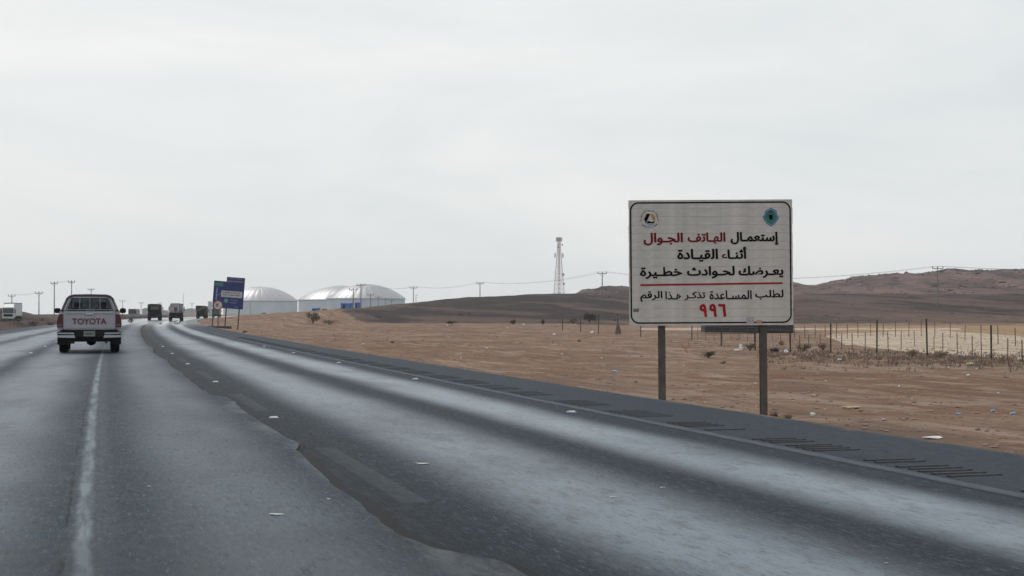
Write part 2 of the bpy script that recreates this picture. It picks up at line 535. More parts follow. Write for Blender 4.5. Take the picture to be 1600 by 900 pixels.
# ------------------------------------------------------------ mesh helpers
class MB:
    def __init__(s):
        s.v = []
        s.f = []

    def add(s, vs, fs, M=None):
        o = len(s.v)
        if M is not None:
            vs = [M @ Vector(p) for p in vs]
        s.v += [tuple(p) for p in vs]
        s.f += [tuple(i + o for i in f) for f in fs]
        return s

    def box(s, c, d, b=0.0, M=None):
        x, y, z = d[0] / 2, d[1] / 2, d[2] / 2
        if b <= 0:
            vs = [(c[0] + i * x, c[1] + j * y, c[2] + k * z) for i in (-1, 1) for j in (-1, 1) for k in (-1, 1)]
            fs = [(0, 1, 3, 2), (4, 6, 7, 5), (0, 4, 5, 1), (2, 3, 7, 6), (0, 2, 6, 4), (1, 5, 7, 3)]
            return s.add(vs, fs, M)
        b = min(b, x * .95, y * .95, z * .95)
        # chamfered box: rings in z
        def ring(ix, iy, zz, bb):
            X, Y = x - ix, y - iy
            return [(c[0] + a, c[1] + e, zz) for a, e in
                    ((-X + bb, -Y), (X - bb, -Y), (X, -Y + bb), (X, Y - bb), (X - bb, Y), (-X + bb, Y), (-X, Y - bb), (-X, -Y + bb))]
        rings = [ring(b, b, c[2] - z, b * .4), ring(0, 0, c[2] - z + b, b), ring(0, 0, c[2] + z - b, b), ring(b, b, c[2] + z, b * .4)]
        vs = sum(rings, [])
        fs = [tuple(range(7, -1, -1)), tuple(range(24, 32))]
        for r in range(3):
            for i in range(8):
                j = (i + 1) % 8
                fs.append((r * 8 + i, r * 8 + j, r * 8 + 8 + j, r * 8 + 8 + i))
        return s.add(vs, fs, M)

    def tube(s, pts, r, n=8, cap=True, M=None):
        pts = [Vector(p) for p in pts]
        rr = r if isinstance(r, (list, tuple)) else [r] * len(pts)
        vs, fs = [], []
        prev = None
        for i, p in enumerate(pts):
            d = (pts[min(i + 1, len(pts) - 1)] - pts[max(i - 1, 0)]).normalized()
            a = prev if prev is not None else (Vector((0, 0, 1)) if abs(d.z) < .9 else Vector((1, 0, 0)))
            e1 = (a - d * a.dot(d)).normalized()
            prev = e1
            e2 = d.cross(e1)
            for k in range(n):
                t = 2 * math.pi * k / n
                vs.append(p + (e1 * math.cos(t) + e2 * math.sin(t)) * rr[i])
        for i in range(len(pts) - 1):
            for k in range(n):
                j = (k + 1) % n
                fs.append((i * n + k, i * n + j, (i + 1) * n + j, (i + 1) * n + k))
        if cap:
            fs.append(tuple(range(n - 1, -1, -1)))
            fs.append(tuple((len(pts) - 1) * n + k for k in range(n)))
        return s.add(vs, fs, M)

    def prism(s, outline, a, b_, axis='y', M=None):
        """extrude an (x,z) outline along y (axis='y'), or a (y,z) outline along x (axis='x')"""
        n = len(outline)
        vs = []
        for q in (a, b_):
            for p in outline:
                vs.append((p[0], q, p[1]) if axis == 'y' else (q, p[0], p[1]))
        fs = [tuple(range(n - 1, -1, -1)), tuple(range(n, 2 * n))]
        for i in range(n):
            j = (i + 1) % n
            fs.append((i, j, n + j, n + i))
        return s.add(vs, fs, M)

    def lathe(s, prof, n=16, M=None, cap=True, axis='z'):
        vs, fs = [], []
        for (r, h) in prof:
            for k in range(n):
                t = 2 * math.pi * k / n
                if axis == 'z':
                    vs.append((r * math.cos(t), r * math.sin(t), h))
                elif axis == 'x':
                    vs.append((h, r * math.cos(t), r * math.sin(t)))
                else:
                    vs.append((r * math.cos(t), h, r * math.sin(t)))
        for i in range(len(prof) - 1):
            for k in range(n):
                j = (k + 1) % n
                fs.append((i * n + k, i * n + j, (i + 1) * n + j, (i + 1) * n + k))
        if cap:
            fs.append(tuple(range(n - 1, -1, -1)))
            fs.append(tuple((len(prof) - 1) * n + k for k in range(n)))
        return s.add(vs, fs, M)

    def build(s, name, m, parent=None, smooth=False, fix=True, **props):
        me = bpy.data.meshes.new(name)
        me.from_pydata(s.v, [], s.f)
        if fix:
            import bmesh
            bm = bmesh.new()
            bm.from_mesh(me)
            bmesh.ops.recalc_face_normals(bm, faces=bm.faces)
            bm.to_mesh(me)
            bm.free()
        if smooth:
            me.polygons.foreach_set('use_smooth', [True] * len(me.polygons))
            try:
                me.set_sharp_from_angle(angle=R(35))
            except Exception:
                pass
        me.materials.append(m)
        o = bpy.data.objects.new(name, me)
        COL.objects.link(o)
        if parent:
            o.parent = parent
        for k, v in props.items():
            o[k] = v
        return o


def tag(o, label, cat, group=None):
    o['label'] = label
    o['category'] = cat
    if group:
        o['group'] = group
    return o


def empty(name, loc, rz=0, label=None, cat=None, group=None):
    o = bpy.data.objects.new(name, None)
    COL.objects.link(o)
    o.empty_display_size = .2
    o.location = loc
    o.rotation_euler = (0, 0, rz)
    if label:
        tag(o, label, cat, group)
    return o


def copy_tree(o, parent=None):
    c = o.copy()
    COL.objects.link(c)
    if parent:
        c.parent = parent
    for ch in list(o.children):
        copy_tree(ch, c)
    return c


def place(o, loc, rz=0, label=None, group=None, scale=None):
    o.location = loc
    o.rotation_euler = (0, 0, rz)
    if scale:
        o.scale = (scale,) * 3
    if label:
        o['label'] = label
    if group:
        o['group'] = group
    return o


# ------------------------------------------------------------ terrain
def build_terrain():
    # azimuth columns: dense in and around the view, coarse behind
    az_in = np.radians(np.arange(-9, 46, .068))
    az_out = np.radians(np.arange(46, 351, 2.5))
    az = np.concatenate([az_in, az_out])
    rr = np.concatenate([[0.6], np.geomspace(2.5, 30, 90), np.geomspace(30.5, 900, 400), np.geomspace(920, 2000, 28)])
    A, RR = np.meshgrid(az, rr)
    X = RR * np.sin(A)
    Y = RR * np.cos(A)
    Z = H(X, Y)
    nr, na = X.shape
    Z = np.where(RR > 1900, Z * 0.5, Z)
    co = np.stack([X, Y, Z], -1).reshape(-1, 3)
    i = np.arange(nr - 1)[:, None] * na
    j = np.arange(na)[None, :]
    j2 = (j + 1) % na
    fa = np.stack([i + j, i + na + j, i + na + j2, i + j2], -1).reshape(-1, 4)
    me = bpy.data.meshes.new('desert_ground')
    me.vertices.add(len(co))
    me.vertices.foreach_set('co', co.ravel())
    me.loops.add(fa.size)
    me.loops.foreach_set('vertex_index', fa.ravel())
    me.polygons.add(len(fa))
    me.polygons.foreach_set('loop_start', np.arange(len(fa)) * 4)
    me.polygons.foreach_set('loop_total', np.full(len(fa), 4))
    me.update(calc_edges=True)
    # zones
    azv = np.arctan2(co[:, 0], co[:, 1])
    rv = np.hypot(co[:, 0], co[:, 1])
    D = rv * np.cos(azv - YAW)
    px = 800 + F * np.tan(np.clip(azv - YAW, -1.2, 1.2))
    n1 = fbm(co[:, 0], co[:, 1], 30, 4)
    n2 = fbm(co[:, 0] + 50, co[:, 1], 12, 4)
    foot = np.interp(px, [-500, 480, 560, 640, 700, 900, 1000, 1240, 1600, 2000], [400, 330, 225, 200, 196, 205, 230, 275, 265, 265])
    dark = sst(-12, 30, D - foot - n1 * 50 - n2 * 24)
    dark = np.maximum(dark, .60 * sst(200, 235, D + n1 * 20) * (px > 900))
    dark = dark * sst(470, 560, px + n2 * 60)
    dark_l = np.where(px < 262, .85 + .1 * sst(185, 250, D + n1 * 40), 0)
    dark = np.maximum(dark, dark_l)
    pink = sst(470, 520, D) * sst(3, 5, co[:, 2])
    lo = np.interp(px, [1290, 1320, 1420, 1600, 1800], [110, 84, 67, 56, 48])
    hi = np.interp(px, [1290, 1300, 1450, 1600, 1800], [112, 122, 150, 110, 80])
    cream = sst(-3, 3, D - lo) * (1 - sst(-6, 6, D - hi)) * (px > 1285)
    strip = sst(150, 156, D + n2 * 5) * (1 - sst(166, 172, D + n2 * 5)) * (px > 1000) * (1 - sst(1480, 1520, px))
    cream = np.maximum(cream, strip)
    # pale wheel track climbing on the right hill foot
    t2 = (np.abs(co[:, 2] - 3.3 - n1 * .8) < .25) * (px > 1240) * (px < 1300 + 200) * (D < 480) * .0
    ca = me.color_attributes.new('zone', 'FLOAT_COLOR', 'POINT')
    arr = np.zeros((len(co), 4))
    arr[:, 0] = dark
    arr[:, 1] = np.clip(cream + t2, 0, 1)
    arr[:, 2] = pink
    arr[:, 3] = sst(1150, 1420, px) * sst(88, 100, D - 10 * n1) * (1 - sst(190, 215, D))
    arr[:, 3] = np.maximum(arr[:, 3], .0)
    ca.data.foreach_set('color', arr.ravel())
    me.polygons.foreach_set('use_smooth', [True] * len(me.polygons))
    me.materials.append(ground_material())
    o = bpy.data.objects.new('desert_ground', me)
    COL.objects.link(o)
    o['kind'] = 'structure'


build_terrain()


# ------------------------------------------------------------ roads
def road_sheet(name, us_fn, s0, s1, z, thick, m, step=1.0):
    """us_fn(s) -> list of offsets across; adds side skirts down by thick"""
    ss = np.concatenate([np.arange(s0, 4, step / 2), np.arange(4, 30, min(step / 2, .07)) if 'seam' in name or 'overlay' in name else np.arange(4, 30, step / 2), np.arange(30, 60, step / 2), np.arange(60, s1 + 1, step * 4)])
    vs, uvs, fs = [], [], []
    n = None
    for s in ss:
        us = us_fn(s)
        c = float(curve(s))
        row = [(us[0], -thick)] + [(u, 0) for u in us] + [(us[-1], -thick)]
        n = len(row)
        for u, dz in row:
            vs.append((u + c, s, z + dz))
            uvs.append((u, s))
    for i in range(len(ss) - 1):
        for k in range(n - 1):
            fs.append((i * n + k, i * n + k + 1, (i + 1) * n + k + 1, (i + 1) * n + k))
    me = bpy.data.meshes.new(name)
    me.from_pydata(vs, [], fs)
    uvl = me.uv_layers.new(name='road')
    li = np.zeros(len(me.loops), int)
    me.loops.foreach_get('vertex_index', li)
    uvl.data.foreach_set('uv', np.array(uvs)[li].ravel())
    me.materials.append(m)
    o = bpy.data.objects.new(name, me)
    COL.objects.link(o)
    o['kind'] = 'structure'
    return o


def redge(s):
    a = np.array([s])
    e = .08 * float(fbm(a, a * 0 + 3, 3.0, 4)[0]) + .03 * float(fbm(a, a * 0 + 9, .6, 2)[0])
    return e


road_sheet('road', lambda s: [U_L - redge(s + 40), -2, 1, 2, 3, 4, 5, 6, 7, U_R + redge(s) + .05 * math.sin(s * .21)], -40, 900, 0, .4, asphalt_material('asphalt_lane', 'right'), .6)

EDGE_S = [-40, 5, 6.7, 7.15, 7.7, 8.8, 11, 12.7, 13.3, 14, 17, 19.6, 21, 21.4, 24, 30, 33, 38, 45, 52, 60, 90, 900]
EDGE_U = [1.9, 1.95, 1.93, 1.72, 1.62, 1.61, 1.66, 1.71, 1.82, 1.77, 1.77, 1.79, 1.78, 1.62, 1.58, 1.60, 1.55, 1.60, 1.45, 1.62, 1.5, 1.55, 1.5]


def ov_edge(s):
    a = np.array([s])
    return float(np.interp(s, EDGE_S, EDGE_U)) + .035 * float(fbm(a, a * 0 + 31, .9, 4)[0]) + .02 * float(fbm(a, a * 0 + 63, .22, 2)[0])


road_sheet('asphalt_overlay', lambda s: [U_L + .15 - redge(s + 90), -6, -4, -2, -1, 0, 1, ov_edge(s)], -40, 900, .028, .04, asphalt_material('asphalt_overlay', 'left'), .3)
road_sheet('far_carriageway', lambda s: [-34 + redge(s), -30, -26, -22, -18 + redge(s + 5)], -40, 700, -.38, .3, asphalt_material('asphalt_far', 'far'), 2)

m_seam_shadow = mat('tar_seam', (.006, .007, .009), .8, var=.4, scale=8, spec=.2)  # near-black strip standing in for the crack and shadow along the overlay edge


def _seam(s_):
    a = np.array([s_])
    w_ = .04 + (.05 if s_ < 12.7 else 0) + .10 * max(0, float(fbm(a, a * 0 + 77, .8, 3)[0])) + .0006 * max(s_, 0)  # strip widened close to the camera as painted shadow of the lip
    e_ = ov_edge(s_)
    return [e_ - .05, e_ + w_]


seam = road_sheet('tar_seam', _seam, -10, 160, .005, 0, m_seam_shadow, .3)
# rumble strip bars on the right shoulder
m_bar = mat('rumble_bar', (.016, .019, .025), .85, var=.5, scale=9, bump=.4)
g_bar = MB()
g_bar.prism([(-.04, -.003), (-.024, .011), (.024, .011), (.04, -.003)], -.23, .23, 'x')
bar_me = None
s = 3.0
rest = MB()
while s < 75:
    near = s < 14
    if near:
        par = bpy.data.objects.new('rumble_strip', None)
        COL.objects.link(par)
        par.location = road(6.48, s)
        par['kind'] = 'structure'
    for k in range(8):
        if random.random() < .12:
            continue
        c = road(6.48, s + k * .175)
        dx = random.uniform(-.02, .02)
        if near:
            if bar_me is None:
                o = g_bar.build('rumble_bar', m_bar, par)
                bar_me = o.data
            else:
                o = bpy.data.objects.new('rumble_bar', bar_me)
                COL.objects.link(o)
                o.parent = par
            o.location = (c.x - par.location.x + dx, c.y - par.location.y, 0)
        else:
            rest.add(g_bar.v, g_bar.f, Matrix.Translation((c.x + dx, c.y, -.001)))
    s += 2.15 + random.uniform(-.12, .12)
rest.build('rumble_strip_bars', mat('worn_rumble_bar', (.022, .027, .035), .85, var=.4, scale=3, bump=.3), kind='stuff', fix=False)

# ------------------------------------------------------------ road studs
m_alu = mat('cast_aluminium', (.30, .31, .33), .5, .5, var=.2, scale=30)
m_lens = mat('stud_lens', (.5, .54, .6), .25, 0, var=.1, scale=30)
m_dkr = mat('dark_rubber', (.02, .02, .022), .75, var=.3, scale=12)


def make_stud():
    r = empty('road_stud', (0, 0, 0), 0, 'small metal road stud', 'road stud', 'road studs along the lane lines')
    b = MB()
    b.add([(-.055, -.055, 0), (.055, -.055, 0), (.055, .055, 0), (-.055, .055, 0), (-.04, -.018, .02), (.04, -.018, .02), (.04, .018, .02), (-.04, .018, .02)],
          [(3, 2, 1, 0), (4, 5, 6, 7), (0, 1, 5, 4), (1, 2, 6, 5), (2, 3, 7, 6), (3, 0, 4, 7)])
    b.build('housing', m_alu, r)
    l_ = MB()
    l_.add([(-.036, -.049, .0055), (.036, -.049, .0055), (.032, -.024, .0195), (-.032, -.024, .0195)], [(0, 1, 2, 3)])
    l_.build('lens', m_lens, r, fix=False)
    return r


st0 = make_stud()
first = True
for u, z, ss, txt in ((2.02, .0, (17, 26.2, 35.6, 45, 54.5), 'small metal road stud beside the ragged seam, left line of the right lane'),
                      (5.75, .0, (16.9, 26.2, 35.5, 44.8, 54), 'small metal road stud on the right edge line near the rumble strip'),
                      (-2.2, .028, (46, 55, 64), 'small metal road stud left of the white pickup lane')):
    for si, s in enumerate(ss):
        o = st0 if first else copy_tree(st0)
        first = False
        place(o, road(u, s, z + .002), 0, ('nearest ', 'second nearest ', 'third nearest ', 'fourth nearest ', 'farthest ')[si] + txt)
# ------------------------------------------------------------ arabic text
AR = {'ا': (0xFE8D, 2), 'أ': (0xFE83, 2), 'إ': (0xFE87, 2), 'ء': (0xFE80, 1), 'ب': (0xFE8F, 4), 'ة': (0xFE93, 2), 'ت': (0xFE95, 4),
      'ث': (0xFE99, 4), 'ج': (0xFE9D, 4), 'ح': (0xFEA1, 4), 'خ': (0xFEA5, 4), 'د': (0xFEA9, 2), 'ذ': (0xFEAB, 2), 'ر': (0xFEAD, 2),
      'ز': (0xFEAF, 2), 'س': (0xFEB1, 4), 'ض': (0xFEBD, 4), 'ط': (0xFEC1, 4), 'ع': (0xFEC9, 4), 'ف': (0xFED1, 4), 'ق': (0xFED5, 4),
      'ك': (0xFED9, 4), 'ل': (0xFEDD, 4), 'م': (0xFEE1, 4), 'ن': (0xFEE5, 4), 'ه': (0xFEE9, 4), 'و': (0xFEED, 2), 'ي': (0xFEF1, 4)}
TW = '\u0640'


def shape(t):
    o = []
    for i, ch in enumerate(t):
        if ch not in AR:
            o.append(ch)
            continue
        p = t[i - 1] if i else ' '
        n = t[i + 1] if i + 1 < len(t) else ' '
        jp = p == TW or (p in AR and AR[p][1] == 4)
        jn = (n == TW or n in AR and AR[n][1] >= 2) and AR[ch][1] == 4
        jp = jp and AR[ch][1] >= 2
        k = 3 if jp and jn else 1 if jp else 2 if jn else 0
        o.append(chr(AR[ch][0] + k))
    return ''.join(reversed(o))


def text_mesh(body, bold=.0, res=3):
    bold = .009
    c = bpy.data.curves.new('lettering', 'FONT')
    c.body = body
    c.resolution_u = res
    c.offset = bold
    o = bpy.data.objects.new('lettering', c)
    COL.objects.link(o)
    bpy.context.view_layer.update()
    d = bpy.context.evaluated_depsgraph_get()
    me = bpy.data.meshes.new_from_object(o.evaluated_get(d))
    bpy.data.objects.remove(o)
    bpy.data.curves.remove(c)
    return me


def text_obj(body, rect, y, m, parent, name='lettering', bold=.0, res=3):
    """fit flat text into rect (x0,z0,x1,z1) of the parent's xz plane, facing -y"""
    me = text_mesh(body, bold, res)
    me.calc_loop_triangles()
    co = np.zeros(len(me.vertices) * 3)
    me.vertices.foreach_get('co', co)
    co = co.reshape(-1, 3)
    lo, hi = co.min(0), co.max(0)
    X = rect[0] + (co[:, 0] - lo[0]) / (hi[0] - lo[0]) * (rect[2] - rect[0])
    Z = rect[1] + (co[:, 1] - lo[1]) / (hi[1] - lo[1]) * (rect[3] - rect[1])
    vs, fs = [], []
    polys = [tuple(p.vertices) for p in me.loop_triangles]
    w_ = bold * (rect[3] - rect[1]) * 1.1
    for q, (dx, dz) in enumerate(((0, 0), (-1, 0), (1, 0), (0, .7), (0, -.7)) if bold else ((0, 0),)):
        o_ = len(vs)
        vs += list(zip((X + dx * w_).tolist(), [y - q * .0004] * len(X), (Z + dz * w_).tolist()))
        fs += [tuple(i + o_ for i in p) for p in polys]
    me = bpy.data.meshes.new(name)
    me.from_pydata(vs, [], fs)
    me.materials.append(m)
    me.update()
    o = bpy.data.objects.new(name, me)
    COL.objects.link(o)
    if parent:
        o.parent = parent
    return o


# ------------------------------------------------------------ the big warning sign
S = 88.0
DS = F / S
m_board = mat('sign_panel_paint', (.48, .462, .44), .6, 0, var=.16, scale=3.5)
m_black = mat('black_print', (.006, .006, .007), .9, var=.2, spec=.1)
m_red = mat('red_print', (.30, .014, .018), .8, var=.15, spec=.15)
m_dred = mat('dark_red_print', (.15, .008, .014), .8, var=.15, spec=.15)
m_steel = mat('weathered_steel', (.075, .068, .062), .75, .1, var=.3, scale=5, bump=.2)
m_galv = mat('galvanised_steel', (.28, .28, .28), .5, .5, var=.2, scale=5)


def build_warning_sign():
    cx, by = 1111.5, 508.5
    base = P(cx, by, DS)
    e = empty('warning_sign', base, -YAW, 'large white Arabic road safety sign on two steel posts beside the shoulder', 'road sign')
    e.rotation_euler = (0, R(-.35), -YAW)

    def lx(px):
        return (px - cx) / S

    def lz(py):
        return (by - py) / S
    W = 256 / S
    HT = 196.5 / S
    n = 15
    ph = HT / n
    pm = None
    for i in range(n):
        if pm is None:
            b = MB()
            b.box((0, 0, 0), (W, .028, ph - .0012), .0025)
            o = b.build('panel', m_board, e)
            pm = o.data
        else:
            o = bpy.data.objects.new('panel', pm)
            COL.objects.link(o)
            o.parent = e
        o.location = (random.uniform(-.004, .004), random.uniform(-.0012, .0012), ph * (i + .5))
    b = MB()
    for z in (.25, HT * .5, HT - .25):
        b = MB()
        b.box((0, .045, z), (W - .1, .05, .07))
        b.build('rail', m_galv, e)
    b = MB()
    b.box((0, .018, HT / 2), (W - .02, .006, HT - .02))
    b.build('backing', m_galv, e)
    for px, zb in ((1035, -.75), (1194, -.85)):
        b = MB()
        x = lx(px)
        w2, t = .06, .008
        zb = zb - base.z
        pts = [(-w2, -w2), (w2, -w2), (w2, -w2 + t), (t / 2, -w2 + t), (t / 2, w2 - t), (w2, w2 - t), (w2, w2), (-w2, w2), (-w2, w2 - t), (-t / 2, w2 - t), (-t / 2, -w2 + t), (-w2, -w2 + t)]
        vs = [(x + p[0], .132 + p[1], zz) for zz in (zb, HT - .12) for p in pts]
        k = len(pts)
        fs = [tuple(range(k)), tuple(range(k, 2 * k))] + [(i, (i + 1) % k, k + (i + 1) % k, k + i) for i in range(k)]
        b.add(vs, fs)
        b.build('post', m_steel, e)
        for z in (.25, HT * .5, HT - .25):
            bb = MB()
            bb.box((x, .072, z), (.16, .006, .05))
            bb.build('clamp', m_galv, e)
    Y = -.0185
    # rounded black border

    def rr(x0, z0, x1, z1, r, n=8):
        pts = []
        for (qx, qz, a0) in ((x1 - r, z1 - r, 0), (x0 + r, z1 - r, 90), (x0 + r, z0 + r, 180), (x1 - r, z0 + r, 270)):
            for k in range(n + 1):
                a = R(a0 + 90 * k / n)
                pts.append((qx + r * math.cos(a), qz + r * math.sin(a)))
        return pts
    b = MB()
    o_ = rr(lx(985.5), lz(505.2), lx(1237), lz(315.2), .15)
    i_ = rr(lx(987.7), lz(503.0), lx(1234.8), lz(317.4), .127)
    k = len(o_)
    b.add([(p[0], Y, p[1]) for p in o_ + i_], [(i, (i + 1) % k, k + (i + 1) % k, k + i) for i in range(k)])
    b.build('border_line', m_black, e, fix=False)
    b = MB()
    b.add([(lx(1001), Y, lz(446.3)), (lx(1223), Y, lz(444.3)), (lx(1223), Y, lz(441.6)), (lx(1001), Y, lz(443.6))], [(0, 1, 2, 3)])
    b.build('red_line', m_red, e, fix=False)

    def line(txt, x0, y0, x1, y1, m, bold=.03, name='lettering'):
        text_obj(shape(txt), (lx(x0), lz(y1), lx(x1), lz(y0)), Y, m, e, name, bold)
    line('إستعمـال', 1143, 363, 1217, 383, m_black)
    line('الهـاتفـ'.replace('فـ', 'ف'), 1076, 363.5, 1134, 381.5, m_dred)
    line('الجـوال', 1007, 363.5, 1067.5, 382.5, m_dred)
    line('أثنـاء', 1128, 386, 1167, 405.5, m_black)
    line('القيـادة', 1059.5, 389, 1122, 408.5, m_black)
    line('يعـرضك', 1155, 416, 1224, 434.5, m_black)
    line('لحـوادث', 1074.5, 416, 1148, 434.5, m_black)
    line('خطـيرة', 1001, 417, 1066, 435, m_black)
    line('لطلب', 1180.5, 453.5, 1224, 468.5, m_black, .02)
    line('المسـاعدة', 1109, 454, 1174.5, 468, m_black, .02)
    line('تذكـر', 1070, 455.5, 1102, 469, m_black, .02)
    line('هـذا', 1040, 455, 1065, 467.5, m_black, .02)
    line('الرقم', 1001, 454.5, 1035, 471, m_black, .02)
    text_obj('\u0669', (lx(1094), lz(495), lx(1104.2), lz(475.5)), Y, m_red, e, 'digit', .045)
    text_obj('\u0669', (lx(1109), lz(495), lx(1119.3), lz(475.2)), Y, m_red, e, 'digit', .045)
    text_obj('\u0666', (lx(1122.8), lz(494.5), lx(1134), lz(475)), Y, m_red, e, 'digit', .045)
    # round emblem
    cxx, czz = lx(1016), lz(341.5)
    em = empty('emblem', (cxx, 0, czz))
    em.parent = e
    r = 1 / S

    def poly(pts, m, name, yy=Y):
        b = MB()
        b.add([(p[0] * r, yy, -p[1] * r) for p in pts], [tuple(range(len(pts)))])
        return b.build(name, m, em, fix=False)
    m_or = mat('orange_print', (.42, .17, .03), .6, var=.15)
    m_lb = mat('light_blue_print', (.22, .32, .45), .6, var=.15)
    poly([(-8.3, 0), (-4.5, -8), (1.5, -8.3), (-3.2, 1.5), (-5.8, 7)], m_black, 'mark')
    poly([(2.2, -6), (3.6, -8), (5.5, -7), (9.3, -.5), (7.5, 2.2), (5, 1)], m_or, 'mark')
    poly([(-4.5, 7), (-3.5, 3.8), (0, 3), (2.5, 4.8), (6, 4), (8.8, 2.4), (6.8, 6.8)], m_black, 'mark')
    poly([(-4.6, 7.7), (6.4, 7.6), (5, 10), (2, 10.8), (-2, 10.6)], m_lb, 'mark')

    def arc_text(txt, rad, a0, a1, inside, size):
        me = text_mesh(shape(txt), .01, 2)
        co = np.zeros(len(me.vertices) * 3)
        me.vertices.foreach_get('co', co)
        co = co.reshape(-1, 3)
        lo, hi = co.min(0), co.max(0)
        t = (co[:, 0] - lo[0]) / (hi[0] - lo[0])
        a = np.radians(a0 + (a1 - a0) * t)
        h = (co[:, 1] - lo[1]) / (hi[1] - lo[1]) * size
        rad_ = (rad + h) if not inside else (rad + size - h)
        me.vertices.foreach_set('co', np.stack([np.cos(a) * rad_ * r, np.full(len(a), Y), np.sin(a) * rad_ * r], -1).ravel())
        me.materials.clear()
        me.materials.append(m_black)
        o = bpy.data.objects.new('ring_lettering', me)
        COL.objects.link(o)
        o.parent = em
    arc_text('المملكة العربية السعودية', 11.8, 196, -14, False, 3.2)
    arc_text('وزارة النقل', 11.8, 214, 326, True, 3.2)
    # shield
    em = empty('shield_emblem', (lx(1205.7), 0, lz(339.5)))
    em.parent = e
    m_bl = mat('blue_print', (.035, .12, .30), .5, var=.15)
    m_gr = mat('green_print', (.01, .13, .115), .5, var=.2)
    sh = [(0, -14.5), (3.5, -12.4), (9, -9.5), (9.6, -4.5), (12.7, .2), (10.5, 5.5), (6, 11), (0, 15)]
    sh = sh + [(-x, y) for x, y in reversed(sh[1:-1])]
    poly(sh, m_bl, 'shield_rim')
    poly([(x * .8, y * .82) for x, y in sh], m_gr, 'shield_field', Y - .001)
    poly([(x * .86 , y * .88) for x, y in sh], m_lb, 'shield_line', Y - .0005)
    poly([(-3, -3.6), (3, -3.6), (3.1, 2), (1.8, 4.4), (-1.8, 4.4), (-3.1, 2)], m_black, 'mark', Y - .0016)
    poly([(-3.6, -8.5), (-1.8, -10), (0, -10.6), (1.8, -10), (3.6, -8.5), (2.5, -6.2), (-2.5, -6.2)], mat('dark_green_print', (.012, .05, .045), .5), 'mark', Y - .0016)
    # stickers
    for (x0, y0, x1, y1, c, nm) in ((989.5, 481.5, 998.5, 487, (.14, .14, .14), 'dark_sticker'), (1166, 496.5, 1177.8, 505.5, (.33, .33, .36), 'grey_sticker'), (1181.5, 500.8, 1189.5, 506, (.40, .22, .19), 'pink_sticker')):
        b = MB()
        b.add([(lx(x0), Y - .001, lz(y1)), (lx(x1), Y - .001, lz(y1 - .4)), (lx(x1), Y - .001, lz(y0 - .5)), (lx(x0), Y - .001, lz(y0))], [(0, 1, 2, 3)])
        b.build('sticker', mat(nm, c, .6, var=.4, scale=60), e, fix=False)


build_warning_sign()

# ------------------------------------------------------------ pickup
m_white = mat('white_car_paint', (.30, .30, .345), .35, 0, var=.08, scale=2, spec=.5)
m_chr = mat('chrome', (.38, .41, .45), .35, .8, var=.05)
m_plas = mat('black_plastic', (.006, .006, .008), .6, var=.3, spec=.2)
m_tyre = mat('tyre_rubber', (.006, .006, .007), .9, var=.3, scale=14, bump=.3, spec=.1)
m_tail = mat('red_lens', (.05, .004, .007), .25, 0, var=.2, scale=8)
m_tail2 = mat('smoked_lens', (.10, .05, .06), .15, 0, var=.2)
m_maroon = mat('maroon_lettering', (.11, .005, .012), .5, var=.15)
m_plate = mat('number_plate', (.16, .19, .19), .5, var=.3, scale=30)
m_int = mat('interior_fabric', (.005, .005, .006), .95, var=.3, spec=.1)


def glass_mat():
    m = bpy.data.materials.new('tinted_glass')
    m.use_nodes = True
    t = m.node_tree
    b = t.nodes['Principled BSDF']
    b.inputs['Base Color'].default_value = (.02, .025, .03, 1)
    b.inputs['Roughness'].default_value = .08
    b.inputs['Specular IOR Level'].default_value = .06
    tr = t.nodes.new('ShaderNodeBsdfTransparent')
    tr.inputs[0].default_value = (.50, .55, .58, 1)
    ms = t.nodes.new('ShaderNodeMixShader')
    n = t.nodes.new('ShaderNodeTexNoise')
    n.inputs['Scale'].default_value = 3
    g = NG(t)
    lk(t, g.rng(n.outputs['Fac'], .3, .7, .28, .42), ms.inputs[0])
    lk(t, b.outputs[0], ms.inputs[1])
    lk(t, tr.outputs[0], ms.inputs[2])
    lk(t, ms.outputs[0], t.nodes['Material Output'].inputs[0])
    return m


m_glass = glass_mat()


def wheel(parent, x, y, r, w_, rim=True, name='wheel'):
    e = empty(name, (x, y, r))
    e.parent = parent
    a = MB()
    h = w_ / 2
    a.lathe([(r * .62, -h), (r * .9, -h), (r * .985, -h * .7), (r, -h * .3), (r, h * .3), (r * .985, h * .7), (r * .9, h), (r * .62, h)], 24, axis='x', cap=True)
    a.build('tyre', m_tyre, e, smooth=True)
    if rim:
        b = MB()
        b.lathe([(r * .2, -h - .004), (r * .55, -h - .004), (r * .6, -h + .02), (r * .6, h - .02), (r * .55, h + .004), (r * .2, h + .004)], 20, axis='x')
        b.build('rim', m_alu, e, smooth=True)
    return e


